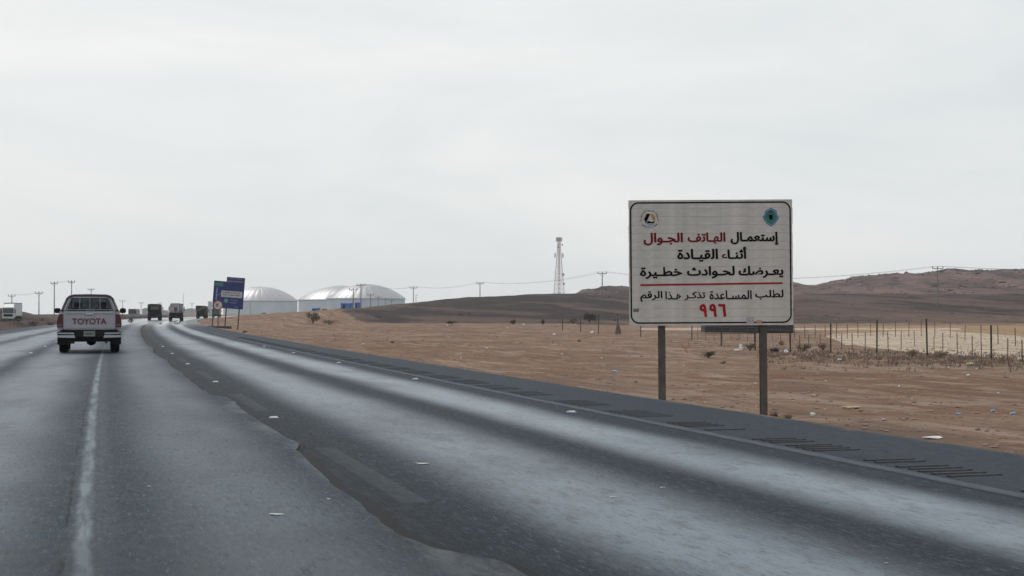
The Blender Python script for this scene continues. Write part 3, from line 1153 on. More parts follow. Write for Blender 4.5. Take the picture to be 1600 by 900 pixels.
def build_pickup():
    base = P(139.5, 553, 43.6)
    e = empty('pickup_truck', (base.x, base.y, .028), 0, 'white double cab pickup with red tailgate lettering driving ahead in the lane', 'pickup truck')
    e.rotation_euler = (0, 0, -R(.3))
    # lower body loft (cab and front), sections along y
    def section(hw, z0, z1, tum=.05):
        return [(-hw + .10, z0), (hw - .10, z0), (hw - .03, z0 + .06), (hw, z0 + .30), (hw, z1 - .22), (hw - tum * .5, z1 - .05), (hw - tum - .03, z1), (-hw + tum + .03, z1), (-hw + tum * .5, z1 - .05), (-hw, z1 - .22), (-hw, z0 + .30), (-hw + .03, z0 + .06)]
    def loft(secs, nm, m):
        b = MB()
        vs, fs = [], []
        n = len(secs[0][1])
        for (y, sec) in secs:
            vs += [(p[0], y, p[1]) for p in sec]
        for i in range(len(secs) - 1):
            for k in range(n):
                j = (k + 1) % n
                fs.append((i * n + k, i * n + j, (i + 1) * n + j, (i + 1) * n + k))
        fs.append(tuple(range(n)))
        fs.append(tuple((len(secs) - 1) * n + k for k in range(n)))
        b.add(vs, fs)
        return b.build(nm, m, e, smooth=True)
    loft([(1.62, section(.90, .42, 1.27)), (3.4, section(.90, .42, 1.25)), (4.2, section(.90, .45, 1.18)), (4.9, section(.87, .5, 1.08)), (5.12, section(.78, .55, .95))], 'body', m_white)
    # bed: side panels with flares, floor, front wall
    for sx in (-1, 1):
        b = MB()
        prof = [(.80, .50), (.90, .50), (.925, .72), (.955, .78), (.965, .93), (.935, 1.05), (.93, 1.12), (.905, 1.24), (.885, 1.285), (.84, 1.30), (.80, 1.295)]
        b.prism([(sx * p[0], p[1]) for p in prof], 0.03, 1.60)
        o = b.build('bed_side', m_white, e, smooth=True)
        b = MB()
        b.prism([(sx * .775, 1.298), (sx * .90, 1.292), (sx * .90, 1.315), (sx * .775, 1.32)], .02, 1.6)
        b.build('rail_cap', m_plas, e)
        # tail light
        b = MB()
        z0, z1 = .80, 1.205
        out_ = [(.775, z0), (.94, z0), (.962, z0 + .10), (.945, z0 + .24), (.905, z1 - .03), (.86, z1), (.775, z1)]
        b.prism([(sx * p[0], p[1]) for p in out_], -.015, .08)
        tl = b.build('tail_light', m_tail, e)
        b = MB()
        b.prism([(sx * .80, z0 + .03), (sx * .925, z0 + .03), (sx * .935, z0 + .11), (sx * .80, z0 + .11)], -.021, -.0155)
        b.build('reversing_lens', m_tail2, tl)
        # bumper corner chrome
        b = MB()
        for (z0, z1, x0) in ((.585, .635, .44), (.475, .555, .42)):
            b.prism([(sx * x0, z0), (sx * .93, z0 + .015), (sx * .945, z1), (sx * (x0 + .02), z1)], -.10, .02)
        b.build('bumper_step', m_chr, e)
        b = MB()
        b.prism([(sx * .40, .43), (sx * .93, .45), (sx * .955, .66), (sx * .40, .70)], -.07, .12)
        b.build('bumper_corner', m_plas, e)
        # mud flap
        b = MB()
        b.box((sx * .80, .28, .42), (.30, .02, .32))
        b.build('mud_flap', m_plas, e)
        # mirrors
        b = MB()
        b.box((sx * 1.04, 3.25, 1.32), (.20, .09, .17), .04)
        b.tube([(sx * .86, 3.3, 1.24), (sx * .97, 3.26, 1.28)], .025, 6)
        b.build('mirror', m_plas, e)
        # door handles
        for y in (2.0, 3.0):
            b = MB()
            b.box((sx * .91, y, 1.06), (.03, .14, .035), .01)
            b.build('door_handle', m_chr, e)
        wheel(e, sx * .775, .95, .385, .265)
        wheel(e, sx * .775, 4.05, .385, .265)
    b = MB()
    b.box((0, .82, .66), (1.58, 1.55, .10))
    b.box((0, 1.58, .95), (1.60, .04, .62))
    b.build('bed_floor', m_white, e)
    # tailgate
    b = MB()
    zt, zb = 1.295, .735
    b.prism([(-.765, zb), (.765, zb), (.77, zt - .03), (.74, zt), (-.74, zt), (-.77, zt - .03)], 0, .06)
    tg = b.build('tailgate', m_white, e, smooth=True)
    b = MB()
    b.box((0, -.008, 1.24), (1.40, .018, .05), .008)
    b.box((0, -.006, .80), (1.42, .014, .06), .006)
    b.build('tailgate_crease', m_white, tg)
    b = MB()
    b.box((0, -.018, 1.205), (.25, .03, .05), .01)
    b.build('tailgate_handle', m_chr, tg)
    text_obj('TOYOTA', (-.505, .895, .505, 1.075), -.012, m_maroon, tg, 'lettering', .025)
    # bumper centre and plate
    b = MB()
    b.box((0, -.02, .58), (.84, .14, .20), .02)
    b.box((0, .02, .70), (1.72, .08, .05), .01)
    b.build('rear_bumper', m_plas, e)
    b = MB()
    b.box((0, -.0945, .60), (.34, .006, .165), .002)
    pl = b.build('number_plate', m_plate, e)
    b = MB()
    b.box((0, -.0985, .60), (.26, .001, .06))
    b.build('plate_marks', mat('plate_mark', (.08, .09, .09), .6, var=.6, scale=60), pl)
    # underside
    b = MB()
    b.box((-.45, 2.5, .45), (.08, 4.6, .14))
    b.box((.45, 2.5, .45), (.08, 4.6, .14))
    b.box((0, .25, .42), (1.30, .12, .14))
    b.tube([(-.75, .95, .385), (.75, .95, .385)], .05, 8)
    b.lathe([(.05, -.14), (.14, -.08), (.15, .08), (.05, .14)], 12, Matrix.Translation((0.05, .95, .36)))
    b.box((0, 1.2, .48), (1.2, 1.2, .2))
    b.tube([(.5, -.02, .33), (.5, 1.2, .35)], .035, 8)
    b.box((-.52, .1, .34), (.16, .3, .09))
    b.build('chassis', m_plas, e)
    # greenhouse
    wb, wt = .80, .60
    yb0, yt0 = 1.62, 1.78
    yb1, yt1 = 3.75, 2.95
    zb, zt = 1.25, 1.74
    def pil(x0, y0, x1, y1, r_=.035):
        b = MB()
        b.tube([(x0, y0, zb), (x1, y1, zt)], [r_ * 1.2, r_], 6)
        b.build('pillar', m_white, e, smooth=True)
    for sx in (-1, 1):
        pil(sx * wb, yb0, sx * wt, yt0, .05)
        pil(sx * wb, yb1, sx * wt, yt1)
        pil(sx * wb, 2.65, sx * wt, 2.5)
    b = MB()
    vs = []
    lay = [(0, .02, 0), (-.01, 0, .045), (-.10, .10, .075)]
    for (dx, dy, dz) in lay:
        hw = wt + .05 + dx
        vs += [(-hw, yt0 - .06 + dy, zt + dz), (hw, yt0 - .06 + dy, zt + dz), (hw, yt1 + .04 - dy, zt + dz), (-hw, yt1 + .04 - dy, zt + dz)]
    fs = [(3, 2, 1, 0), (8, 9, 10, 11)]
    for q in range(2):
        for k in range(4):
            fs.append((q * 4 + k, q * 4 + (k + 1) % 4, q * 4 + 4 + (k + 1) % 4, q * 4 + 4 + k))
    b.add(vs, fs)
    b.build('roof', m_white, e, smooth=True)
    def pane(nm, pts):
        b = MB()
        b.add(pts, [(0, 1, 2, 3)])
        b.build(nm, m_glass, e, fix=False)
    pane('rear_window', [(-wb + .06, yb0, zb + .05), (wb - .06, yb0, zb + .05), (wt - .03, yt0, zt), (-wt + .03, yt0, zt)])
    pane('windscreen', [(-wb + .03, yb1, zb), (wb - .03, yb1, zb), (wt - .03, yt1, zt), (-wt + .03, yt1, zt)])
    for sx in (-1, 1):
        pane('side_window', [(sx * wb, yb0 + .06, zb), (sx * wb, 2.62, zb), (sx * wt, 2.48, zt), (sx * wt, yt0 + .06, zt)])
        pane('side_window', [(sx * wb, 2.68, zb), (sx * wb, yb1 - .06, zb), (sx * wt, yt1 - .04, zt), (sx * wt, 2.54, zt)])
    # seats
    for x in (-.38, .38):
        for y in (2.2, 3.05):
            b = MB()
            b.box((x, y, 1.1), (.48, .14, .6), .05)
            b.box((x, y, 1.5), (.25, .09, .17), .035)
            b.tube([(x - .06, y, 1.36), (x - .06, y, 1.45)], .01, 5)
            b.tube([(x + .06, y, 1.36), (x + .06, y, 1.45)], .01, 5)
            b.build('seat', m_int, e)
    b = MB()
    b.box((0, 3.6, 1.2), (1.4, .3, .2), .05)
    b.build('dashboard', m_int, e)
    # tubular sports bar with window guard
    b = MB()
    m_barm = mat('dark_roll_bar', (.05, .045, .055), .3, .6, var=.2)
    pts = [(-.85, 1.42, 1.31), (-.80, 1.44, 1.45), (-.69, 1.47, 1.70), (-.62, 1.48, 1.765), (-.5, 1.48, 1.80), (0, 1.48, 1.81), (.5, 1.48, 1.80), (.62, 1.48, 1.765), (.69, 1.47, 1.70), (.80, 1.44, 1.45), (.85, 1.42, 1.31)]
    b.tube(pts, .038, 10)
    for sx in (-1, 1):
        b.tube([(sx * .72, 1.46, 1.66), (sx * .84, .95, 1.33)], .03, 8)
    b.build('roll_bar', m_barm, e, smooth=True)
    b = MB()
    m_gd = mat('grey_guard_bar', (.25, .25, .27), .4, .5, var=.1)
    for x in (-.31, 0, .31):
        b.tube([(x, 1.5, 1.34), (x, 1.5, 1.74)], .014, 6)
    b.tube([(-.74, 1.5, 1.345), (.74, 1.5, 1.345), (.60, 1.5, 1.735), (-.60, 1.5, 1.735), (-.74, 1.5, 1.345)], .014, 6)
    b.build('window_guard', m_gd, e, smooth=True)
    for sx in (-1, 1):
        b = MB()
        b.box((sx * .66, 5.1, .85), (.3, .1, .16), .03)
        b.build('headlight', m_lens, e)


build_pickup()

# ------------------------------------------------------------ trucks
m_canvas = mat('dark_olive_canvas', (.026, .027, .023), .9, var=.45, scale=1.5, bump=.5)
m_canvas2 = mat('dark_green_canvas', (.03, .034, .032), .9, var=.6, scale=.9, bump=.5)
m_chas = mat('truck_chassis', (.009, .008, .009), .9, var=.3, spec=.1)
m_tank = mat('grey_tank_paint', (.30, .30, .33), .45, .2, var=.2, scale=1)
m_maroonp = mat('maroon_paint', (.12, .03, .04), .5, var=.2)
m_wtr = mat('white_trailer_paint', (.50, .52, .54), .5, var=.12, scale=1)
m_dgl = mat('dark_cab_glass', (.02, .022, .028), .1, var=.2)
m_silv = mat('silver_cab_paint', (.42, .45, .46), .4, var=.1)
m_red2 = mat('red_reflector', (.07, .01, .01), .5)


def chassis(e, L_, wdt=2.45, axles=(1.2, 2.5), front=None):
    b = MB()
    for sx in (-1, 1):
        b.box((sx * .43, L_ / 2, .85), (.12, L_, .28))
    b.box((0, .08, .62), (wdt - .1, .14, .18))
    for y in axles:
        b.tube([(-1, y, .52), (1, y, .52)], .09, 8)
    b.build('chassis', m_chas, e)
    for y in axles:
        for sx in (-1, 1):
            wheel(e, sx * (wdt / 2 - .30), y, .52, .56, rim=False)
    if front:
        for sx in (-1, 1):
            wheel(e, sx * (wdt / 2 - .17), front, .52, .30, rim=False)
    for sx in (-1, 1):
        b = MB()
        b.box((sx * (wdt / 2 - .30), axles[0] - .62, .55), (.6, .02, .55))
        b.build('mud_flap', m_chas, e)
        b = MB()
        b.box((sx * (wdt / 2 - .25), .0, .80), (.35, .05, .12))
        b.build('tail_light', m_red2, e)


def cab(e, y0, m, wdt=2.4, h=3.0, face='rear'):
    """boxy truck cab whose rear is at y0 and which looks to +y"""
    b = MB()
    pr = [(y0, .95), (y0 + 2.1, .75), (y0 + 2.2, 1.0), (y0 + 2.18, 1.75), (y0 + 1.95, h - .15), (y0 + 1.6, h), (y0, h)]
    b.prism(pr, -wdt / 2, wdt / 2, 'x')
    b.build('cab', m, e)
    b = MB()
    b.prism([(y0 + 2.19, 1.72), (y0 + 2.215, 1.74), (y0 + 2.03, h - .35), (y0 + 2.0, h - .35)], -wdt / 2 + .12, wdt / 2 - .12, 'x')
    b.build('windscreen', m_dgl, e)
    b = MB()
    b.box((0, y0 + 2.2, 1.25), (wdt - .5, .04, .55), .02)
    b.build('grille', m_chas, e)
    b = MB()
    b.box((0, y0 + 2.22, .70), (wdt, .2, .38), .05)
    b.build('bumper', m, e)
    for sx in (-1, 1):
        b = MB()
        b.box((sx * (wdt / 2 + .17), y0 + 2.0, 2.1), (.16, .10, .75), .03)
        b.tube([(sx * wdt / 2, y0 + 1.9, 2.35), (sx * (wdt / 2 + .15), y0 + 2.0, 2.4)], .02, 5)
        b.build('mirror', m_chas, e)
        b = MB()
        b.box((sx * (wdt / 2 - .3), y0 + 2.31, .75), (.35, .05, .16), .02)
        b.build('headlight', m_lens, e)
        b = MB()
        b.prism([(y0 + .9, 1.8), (y0 + 1.85, 1.8), (y0 + 1.75, h - .5), (y0 + .9, h - .5)], sx * (wdt / 2), sx * (wdt / 2 + .01), 'x')
        b.build('side_window', m_dgl, e)


def yaw_at(s):
    return -math.atan(2 * KC * min(s, 520))


def place_px(px, D):
    p = P(px, 490, D)
    return p


# canvas truck A
p = P(240.8, 502, 262)
e = empty('cargo_truck', (p.x, p.y, .03), yaw_at(262), 'dark canvas covered cargo truck between the bus and the tanker on the road ahead', 'truck')
chassis(e, 7.5, axles=(1.3, 2.6), front=6.4)
b = MB()
b.box((0, 2.8, 1.75), (2.3, 5.5, 1.45), .05)
b.build('cargo_bed', m_chas, e)
b = MB()
arch = [(-1.2, 1.7), (-1.2, 2.85), (-1.05, 2.98), (-.5, 3.03), (.5, 3.0), (1.08, 2.96), (1.2, 2.82), (1.2, 1.7)]
for i in range(7):
    y = .1 + i * .78
    b.prism([(x * (1 + (i % 2) * .012), z + (i % 2) * .02) for x, z in arch], y, y + .77)
b.build('canvas_cover', m_canvas, e)
b = MB()
b.box((.1, .02, 2.25), (1.5, .06, .5), .02)
b.build('rear_flap', mat('olive_flap', (.10, .10, .075), .9, var=.4, scale=3), e)
cab(e, 5.6, m_canvas2, 2.3, 2.8)

# tanker
p = P(274.5, 503, 250)
e = empty('tanker_truck', (p.x, p.y, .0), yaw_at(250), 'grey elliptical tanker truck with dark chassis in the right lane ahead', 'tanker truck')
chassis(e, 10, axles=(1.3, 2.6), front=8.6)
b = MB()
ell = [(1.27 * math.cos(a), 2.15 + .86 * math.sin(a)) for a in [2 * math.pi * k / 24 for k in range(24)]]
b.prism(ell, .15, 7.2)
b.prism([(x * .8, 2.1 + (z - 2.1) * .8) for x, z in ell], 0, .15)
b.build('tank', m_tank, e, smooth=True)
b = MB()
b.box((-.15, 3.6, 2.98), (1.5, 5.5, .26), .05)
b.box((.75, 1.2, 2.9), (.25, 1.6, .35), .03)
b.build('walkway', mat('walkway_paint', (.32, .28, .30), .6, var=.2), e)
b = MB()
b.box((0, .0, 2.0), (.55, .04, .85), .01)
b.build('warning_placard', m_maroonp, e)
b = MB()
b.tube([(.95, -.02, 1.4), (.95, -.02, 2.9)], .03, 6)
b.tube([(.65, -.02, 1.4), (.65, -.02, 2.9)], .03, 6)
for z in (1.6, 1.9, 2.2, 2.5, 2.8):
    b.tube([(.65, -.02, z), (.95, -.02, z)], .02, 5)
b.build('ladder', m_chas, e)
b = MB()
b.box((0, .3, 1.15), (2.3, .5, .5), .05)
b.build('valve_box', m_chas, e)
cab(e, 7.8, mat('dusty_grey_cab', (.16, .15, .16), .5), 2.3, 3.05)

# tipper C on the curve
p = P(313.5, 498, 366)
e = empty('tipper_truck', (p.x, p.y, .0), yaw_at(366) - .06, 'dark tarpaulin covered truck on the curve just left of the blue sign', 'truck')
chassis(e, 8, axles=(1.3, 2.6), front=6.6)
b = MB()
b.prism([(-1.1, 1.0), (1.1, 1.0), (1.2, 1.4), (1.22, 3.2), (-1.22, 3.25)], 0, 5.4)
b.build('tipper_body', m_chas, e)
b = MB()
b.prism([(-1.26, 2.2), (-1.27, 3.3), (-.4, 3.34), (.6, 3.28), (1.27, 3.2), (1.27, 2.7), (.2, 2.35), (-.6, 2.05)], -.06, 5.5)
b.build('tarpaulin', m_canvas2, e)
b = MB()
b.tube([(-.9, -.1, 1.9), (1.1, -.1, 2.9)], .05, 5)
b.build('strap', mat('tan_strap', (.3, .26, .2), .8), e)
cab(e, 5.6, m_canvas2, 2.3, 3.0)

# dark truck further on, seen between the sign legs
p = P(336.5, 497, 470)
e = empty('box_truck', (p.x, p.y, -.05), yaw_at(470) - .05, 'small dark truck seen between the legs under the blue direction sign', 'truck')
chassis(e, 7, axles=(1.3,), front=5.6)
b = MB()
b.box((0, 2.6, 2.0), (2.3, 5.0, 1.9), .06)
b.build('cargo_box', mat('dark_blue_box', (.05, .06, .075), .6, var=.3), e)
cab(e, 5.0, m_canvas2, 2.2, 2.6)

# oncoming bus-like truck left of the road
p = P(212.5, 498, 455)
e = empty('oncoming_bus', (p.x, p.y, -.35), yaw_at(455) + math.pi, 'dark fronted oncoming bus far ahead just right of the white pickup', 'bus')
chassis(e, 10, axles=(2.0,), front=8.4)
b = MB()
b.prism([(-1.25, .6), (1.25, .6), (1.25, 2.9), (1.1, 3.1), (-1.1, 3.1), (-1.25, 2.9)], 0, 10.6)
b.build('bus_body', mat('grey_bus_paint', (.16, .17, .19), .5, var=.2), e)
b = MB()
b.box((0, 10.62, 2.2), (2.3, .05, 1.1), .02)
b.build('windscreen', m_dgl, e)
b = MB()
b.box((0, 10.62, 2.93), (1.8, .05, .22), .02)
b.build('destination_board', m_maroonp, e)
for sx in (-1, 1):
    b = MB()
    b.box((sx * .9, 10.62, .95), (.4, .06, .2), .02)
    b.build('headlight', m_lens, e)
    b = MB()
    b.box((sx * 1.255, 5, 2.2), (.02, 9, .8))
    b.build('side_window', m_dgl, e)

# oncoming box lorry on the far carriageway
p = P(11.5, 503, 305)
tz = -.38
e = empty('box_lorry', (p.x, p.y, tz), yaw_at(305) + math.pi, 'white oncoming box lorry beside the scrubby bank at the left', 'lorry')
e.location = (p.x + 1.2, p.y + 12.0, tz)
chassis(e, 11.5, axles=(1.6, 2.9), front=10.6)
cab(e, 9.6, m_silv, 2.45, 3.15)
b = MB()
b.box((0, 4.5, 2.55), (2.55, 9.0, 2.75), .04)
bx = b.build('cargo_box', m_wtr, e)
b = MB()
b.box((0, 4.5, 3.96), (2.6, 9.05, .08))
b.build('roof_rail', m_chas, bx)
b = MB()
b.prism([(9.7, 3.15), (11.0, 3.15), (9.8, 3.75)], -1.0, 1.0, 'x')
b.build('wind_deflector', m_silv, e)

# small white vehicle by the domes
pv, dv = hit(412, 493.6, 300)
pv = P(412, 493.5, 900)
e = empty('parked_van', (pv.x, pv.y, Hs(pv.x, pv.y)), R(70), 'tiny white van parked on the plain in front of the left dome', 'van')
b = MB()
b.prism([(-2.4, .4), (2.4, .4), (2.4, 1.1), (1.7, 1.3), (1.2, 2.1), (-2.4, 2.15)], -.95, .95, 'x')
b.build('body', m_wtr, e)
b = MB()
b.prism([(1.3, 1.35), (1.68, 1.35), (1.28, 1.95), (1.1, 1.95)], -.96, .96, 'x')
b.prism([(-1.9, 1.35), (.9, 1.35), (.9, 1.9), (-1.9, 1.9)], -.96, .96, 'x')
b.build('window', m_dgl, e)
for sx in (-1, 1):
    for y in (-1.5, 1.5):
        wheel(e, sx * .85, y, .36, .22, rim=False)


# ------------------------------------------------------------ blue direction sign, speed sign
def build_blue_sign():
    D = 130
    Sx = F / D
    cx, by = 356, 482
    base = P(cx, by, D)
    e = empty('direction_sign', base, -YAW, 'blue direction sign with white inset panel on three leaning posts', 'road sign')
    e.rotation_euler = (0, R(4.2), -YAW + R(6))
    m_bs = mat('blue_sign_face', (.012, .026, .13), .5, var=.2, scale=2)
    m_wp = mat('white_sign_patch', (.40, .40, .43), .6, var=.1)
    m_gs = mat('green_sign_patch', (.05, .16, .13), .6, var=.2)

    def lx(px):
        return (px - cx) / Sx

    def lz(py):
        return (by - py) / Sx
    b = MB()
    b.box(((lx(331.8) + lx(379)) / 2, 0, lz(461)), (47.2 / Sx, .06, 42 / Sx), .01)
    b.build('main_panel', m_bs, e)
    b = MB()
    b.box(((lx(351) + lx(379)) / 2, 0, lz(436.3)), (28 / Sx, .06, 7.2 / Sx), .01)
    b.build('top_panel', mat('violet_blue_sign_face', (.045, .035, .13), .5, var=.2), e)

    def quad(x0, y0, x1, y1, m, nm, yy=-.036):
        b = MB()
        b.add([(lx(x0), yy, lz(y1)), (lx(x1), yy, lz(y1)), (lx(x1), yy, lz(y0)), (lx(x0), yy, lz(y0))], [(0, 1, 2, 3)])
        return b.build(nm, m, e, fix=False)
    quad(333.5, 442, 346, 448, m_gs, 'green_patch')
    quad(344, 454.5, 376.5, 464.5, m_wp, 'white_panel')
    m_fb = mat('faded_blue_mark', (.14, .2, .33), .6)
    quad(336, 450, 338.2, 470, m_fb, 'arrow_shaft')
    b = MB()
    b.add([(lx(338), -.036, lz(463.8)), (lx(338), -.036, lz(462.6)), (lx(343.5), -.036, lz(458.6)), (lx(344), -.036, lz(459.6))], [(0, 1, 2, 3)])
    b.build('arrow_branch', m_fb, e, fix=False)
    b = MB()
    for y0 in (457.5, 461):
        x = 347.0
        while x < 373.5:
            w_ = random.uniform(1.2, 4)
            h = random.uniform(.5, 1.5)
            b.add([(lx(x), -.040, lz(y0 + .5)), (lx(x + w_), -.040, lz(y0 + .5)), (lx(x + w_), -.040, lz(y0 - h)), (lx(x), -.040, lz(y0 - h * .7))], [(0, 1, 2, 3)])
            x += w_ + random.uniform(.3, 1)
    b.build('worn_text_marks', mat('worn_mark', (.10, .10, .13), .6), e, fix=False)
    b = MB()
    for (x0, x1, y0) in ((359, 362, 468), (363, 370, 468.6), (358, 368, 472.5), (366, 371, 478.6), (355, 362, 434.5), (365, 374, 434.8), (354, 377, 438.8)):
        b.add([(lx(x0), -.036, lz(y0 + .6)), (lx(x1), -.036, lz(y0 + .6)), (lx(x1), -.036, lz(y0 - .4)), (lx(x0), -.036, lz(y0 - .4))], [(0, 1, 2, 3)])
    b.build('worn_text_marks', m_fb, e, fix=False)
    b = MB()
    vs = [(lx(352.5) + 3.3 / Sx * math.cos(a), -.036, lz(470) + 3.3 / Sx * math.sin(a)) for a in [2 * math.pi * k / 18 for k in range(18)]]
    b.add(vs, [tuple(range(18))])
    b.build('green_disc', mat('pale_green_disc', (.11, .25, .22), .6), e, fix=False)
    for x0, zb in ((334, 506), (353.5, 514), (373.5, 520)):
        b = MB()
        b.box((lx(x0), .09, (lz(442) + lz(zb + 8)) / 2), (.11, .10, lz(442) - lz(zb + 8)))
        b.build('post', m_steel, e)


build_blue_sign()

D = 122
base = P(340.5, 516, D)
gz = Hs(base.x, base.y)
e = empty('speed_limit_sign', (base.x, base.y, gz), -YAW, 'round red rimmed 120 speed limit sign in front of the blue sign', 'road sign')
zc = P(340, 477, D).z - gz
b = MB()
b.tube([(0, .04, -.1), (0, .04, zc + .3)], .045, 8)
b.build('post', m_steel, e)
b = MB()
b.lathe([(.42, -.012), (.44, 0), (.42, .012)], 32, Matrix.Translation((0, 0, zc)), axis='y')
b.build('red_rim', mat('red_sign_rim', (.24, .03, .045), .5), e)
b = MB()
vs = [(.345 * math.cos(a), -.016, zc + .345 * math.sin(a)) for a in [2 * math.pi * k / 32 for k in range(32)]]
b.add(vs, [tuple(range(32))])
b.build('white_face', mat('white_sign_face', (.48, .47, .46), .5, var=.06), e, fix=False)
text_obj('\u0661', (-.20, zc - .14, -.12, zc + .17), -.02, m_black, e, 'digit', .03)
text_obj('\u0662', (-.08, zc - .14, .07, zc + .17), -.02, m_black, e, 'digit', .03)
text_obj('\u0660', (.13, zc - .10, .21, zc - .01), -.02, m_black, e, 'digit', .03)

# concrete footing by the sign
pt, d_ = hit(343, 512.5, 60)
b = MB()
b.box((0, 0, .06), (2.2, .7, .26), .05)
o = b.build('concrete_footing', mat('dark_concrete', (.06, .055, .055), .9, var=.3), None)
o.location = pt
o.rotation_euler = (0, 0, -YAW - .15)
tag(o, 'low dark concrete footing at the feet of the blue sign', 'concrete block')
# pale notice board behind
D = 150
base = P(328, 503, D)
gz = Hs(base.x, base.y)
e = empty('notice_board', (base.x, base.y, gz), -YAW + .5, 'small pale board on a pole behind the left edge of the blue sign', 'sign')
b = MB()
b.box((0, 0, P(0, 477, D).z - gz), (.42, .05, .85), .01)
b.build('panel', m_wp2 if 'm_wp2' in globals() else mat('pale_board', (.5, .52, .55), .5), e)
b = MB()
b.tube([(0, .06, -.1), (0, .06, P(0, 472, D).z - gz)], .035, 6)
b.build('post', m_galv, e)


# ------------------------------------------------------------ storage domes
def dome(px, rpx, spring, apex, D, label, vents=()):
    c = P(px, 490, D)
    e = empty('storage_dome', (c.x, c.y, 0), 0, label, 'dome building', 'aluminium storage domes on the plain')
    r = rpx / F * D
    zs = EYE + (490 - spring) / F * D
    za = EYE + (490 - apex) / F * D
    m_a = MATS.get('dome_aluminium') or mat('dome_aluminium', (.36, .365, .39), .42, .55, var=.14, scale=.09)
    m_w = MATS.get('dome_wall') or mat('dome_wall', (.42, .50, .57), .6, 0, var=.08, scale=.1)
    n = 32
    hgt = za - zs
    # spherical cap radius
    Rs = (r * r + hgt * hgt) / (2 * hgt)
    b = MB()
    vs, fs = [], []
    K = 10
    th_max = math.asin(min(1, r / Rs))
    for i in range(K + 1):
        th = th_max * (1 - i / K) + .0005
        rr_ = Rs * math.sin(th)
        z = zs + Rs * math.cos(th) - (Rs - hgt)
        for q in range(5):
            a = (q / 4 - .5) * 2 * math.pi / n * .985
            bulge = 1 + .005 * math.cos((q / 4 - .5) * math.pi)
            vs.append((rr_ * math.sin(a) * bulge, -rr_ * math.cos(a) * bulge, z + .12 * math.cos((q / 4 - .5) * math.pi)))
    for i in range(K):
        for q in range(4):
            fs.append((i * 5 + q, i * 5 + q + 1, i * 5 + q + 6, i * 5 + q + 5))
    b.add(vs, fs)
    g0 = b.build('roof_panel', m_a, e, smooth=True, fix=False)
    for k in range(1, n):
        o = bpy.data.objects.new('roof_panel', g0.data)
        COL.objects.link(o)
        o.parent = e
        o.rotation_euler = (0, 0, 2 * math.pi * k / n)
    b = MB()
    b.lathe([(r * .985, -3), (r * .985, zs - .6), (r * 1.01, zs - .5), (r * 1.01, zs + .1), (r * .97, zs + .3)], 64, cap=False)
    b.build('wall', m_w, e, smooth=True)
    b = MB()
    b.lathe([(1.6, za - .3), (1.6, za + .12), (.4, za + .2)], 16)
    b.build('cap_vent', m_w, e)
    for (vx, vy) in vents:
        b = MB()
        pz = EYE + (490 - vy) / F * D
        b.lathe([(1.0, pz - 2.2), (1.0, pz), (.3, pz + .4)], 10, Matrix.Translation(((vx - px) / F * D, -2, 0)))
        b.build('roof_vent', m_w, e)
    return e


dome(407, 58, 470, 448, 1300, 'left pale metal storage dome partly behind the blue sign', ((393, 449),))
dome(535, 69, 468.5, 446.5, 1415, 'middle metal storage dome with bright reflecting streaks behind the right dome')
dome(572, 61.5, 466.5, 444, 1300, 'rightmost and highest pale metal storage dome, behind the power poles')

# blue sheds / tarps and huts in front of the domes
m_blue = mat('blue_sheet', (.05, .13, .42), .6, var=.2, scale=.5)
m_hut = mat('pale_hut', (.45, .46, .48), .7, var=.1)
for (x0, x1, y0, y1, D, lab, c, cat) in ((532, 549.5, 472.5, 484, 430, 'bright blue roofed shed left of the pole pair in front of the domes', m_blue, 'shed'),
                                      (554, 563, 471.5, 482, 430, 'small blue shed between the two power poles in front of the domes', m_blue, 'shed'),
                                      (487, 498, 480.5, 489, 330, 'small blue container above the dark thorn bush', m_blue, 'container'),
                                      (503, 509, 482, 489, 330, 'tiny brown hut right of the blue container', mat('brown_hut', (.16, .09, .08), .8), 'hut'),
                                      (510, 528, 483.2, 489, 340, 'low whitish hut right of the brown hut', m_hut, 'hut')):
    p0, p1 = P(x0, y1, D), P(x1, y1, D)
    c0 = (p0 + p1) / 2
    W_ = (p1 - p0).length
    ht = (y1 - y0) / F * D
    zb = zpix(D, y1)
    gz = min(Hs(c0.x, c0.y), zb)
    e = empty(cat if cat != 'container' else 'shipping_container', (c0.x, c0.y, zb), -YAW, lab, cat)
    b = MB()
    b.box((0, 1.5, (ht * .8 - 3) / 2), (W_ * .96, 3, ht * .8 + 3))
    b.build('wall', c if c is m_blue or cat != 'shed' else m_hut, e)
    b = MB()
    b.prism([(-.2, ht * .80), (3.2, ht * .80), (3.0, ht * .92), (1.5, ht), (0, ht * .92)], -W_ / 2, W_ / 2, 'x')
    b.build('roof', c, e)
    b = MB()
    b.box((-W_ * .2, -.02, ht * .35), (W_ * .18, .05, ht * .6))
    b.build('door', m_chas, e)

# ------------------------------------------------------------ power poles
m_pole = mat('weathered_pole', (.17, .15, .15), .8, var=.3, scale=2)
m_ins = mat('insulator', (.10, .09, .09), .4)


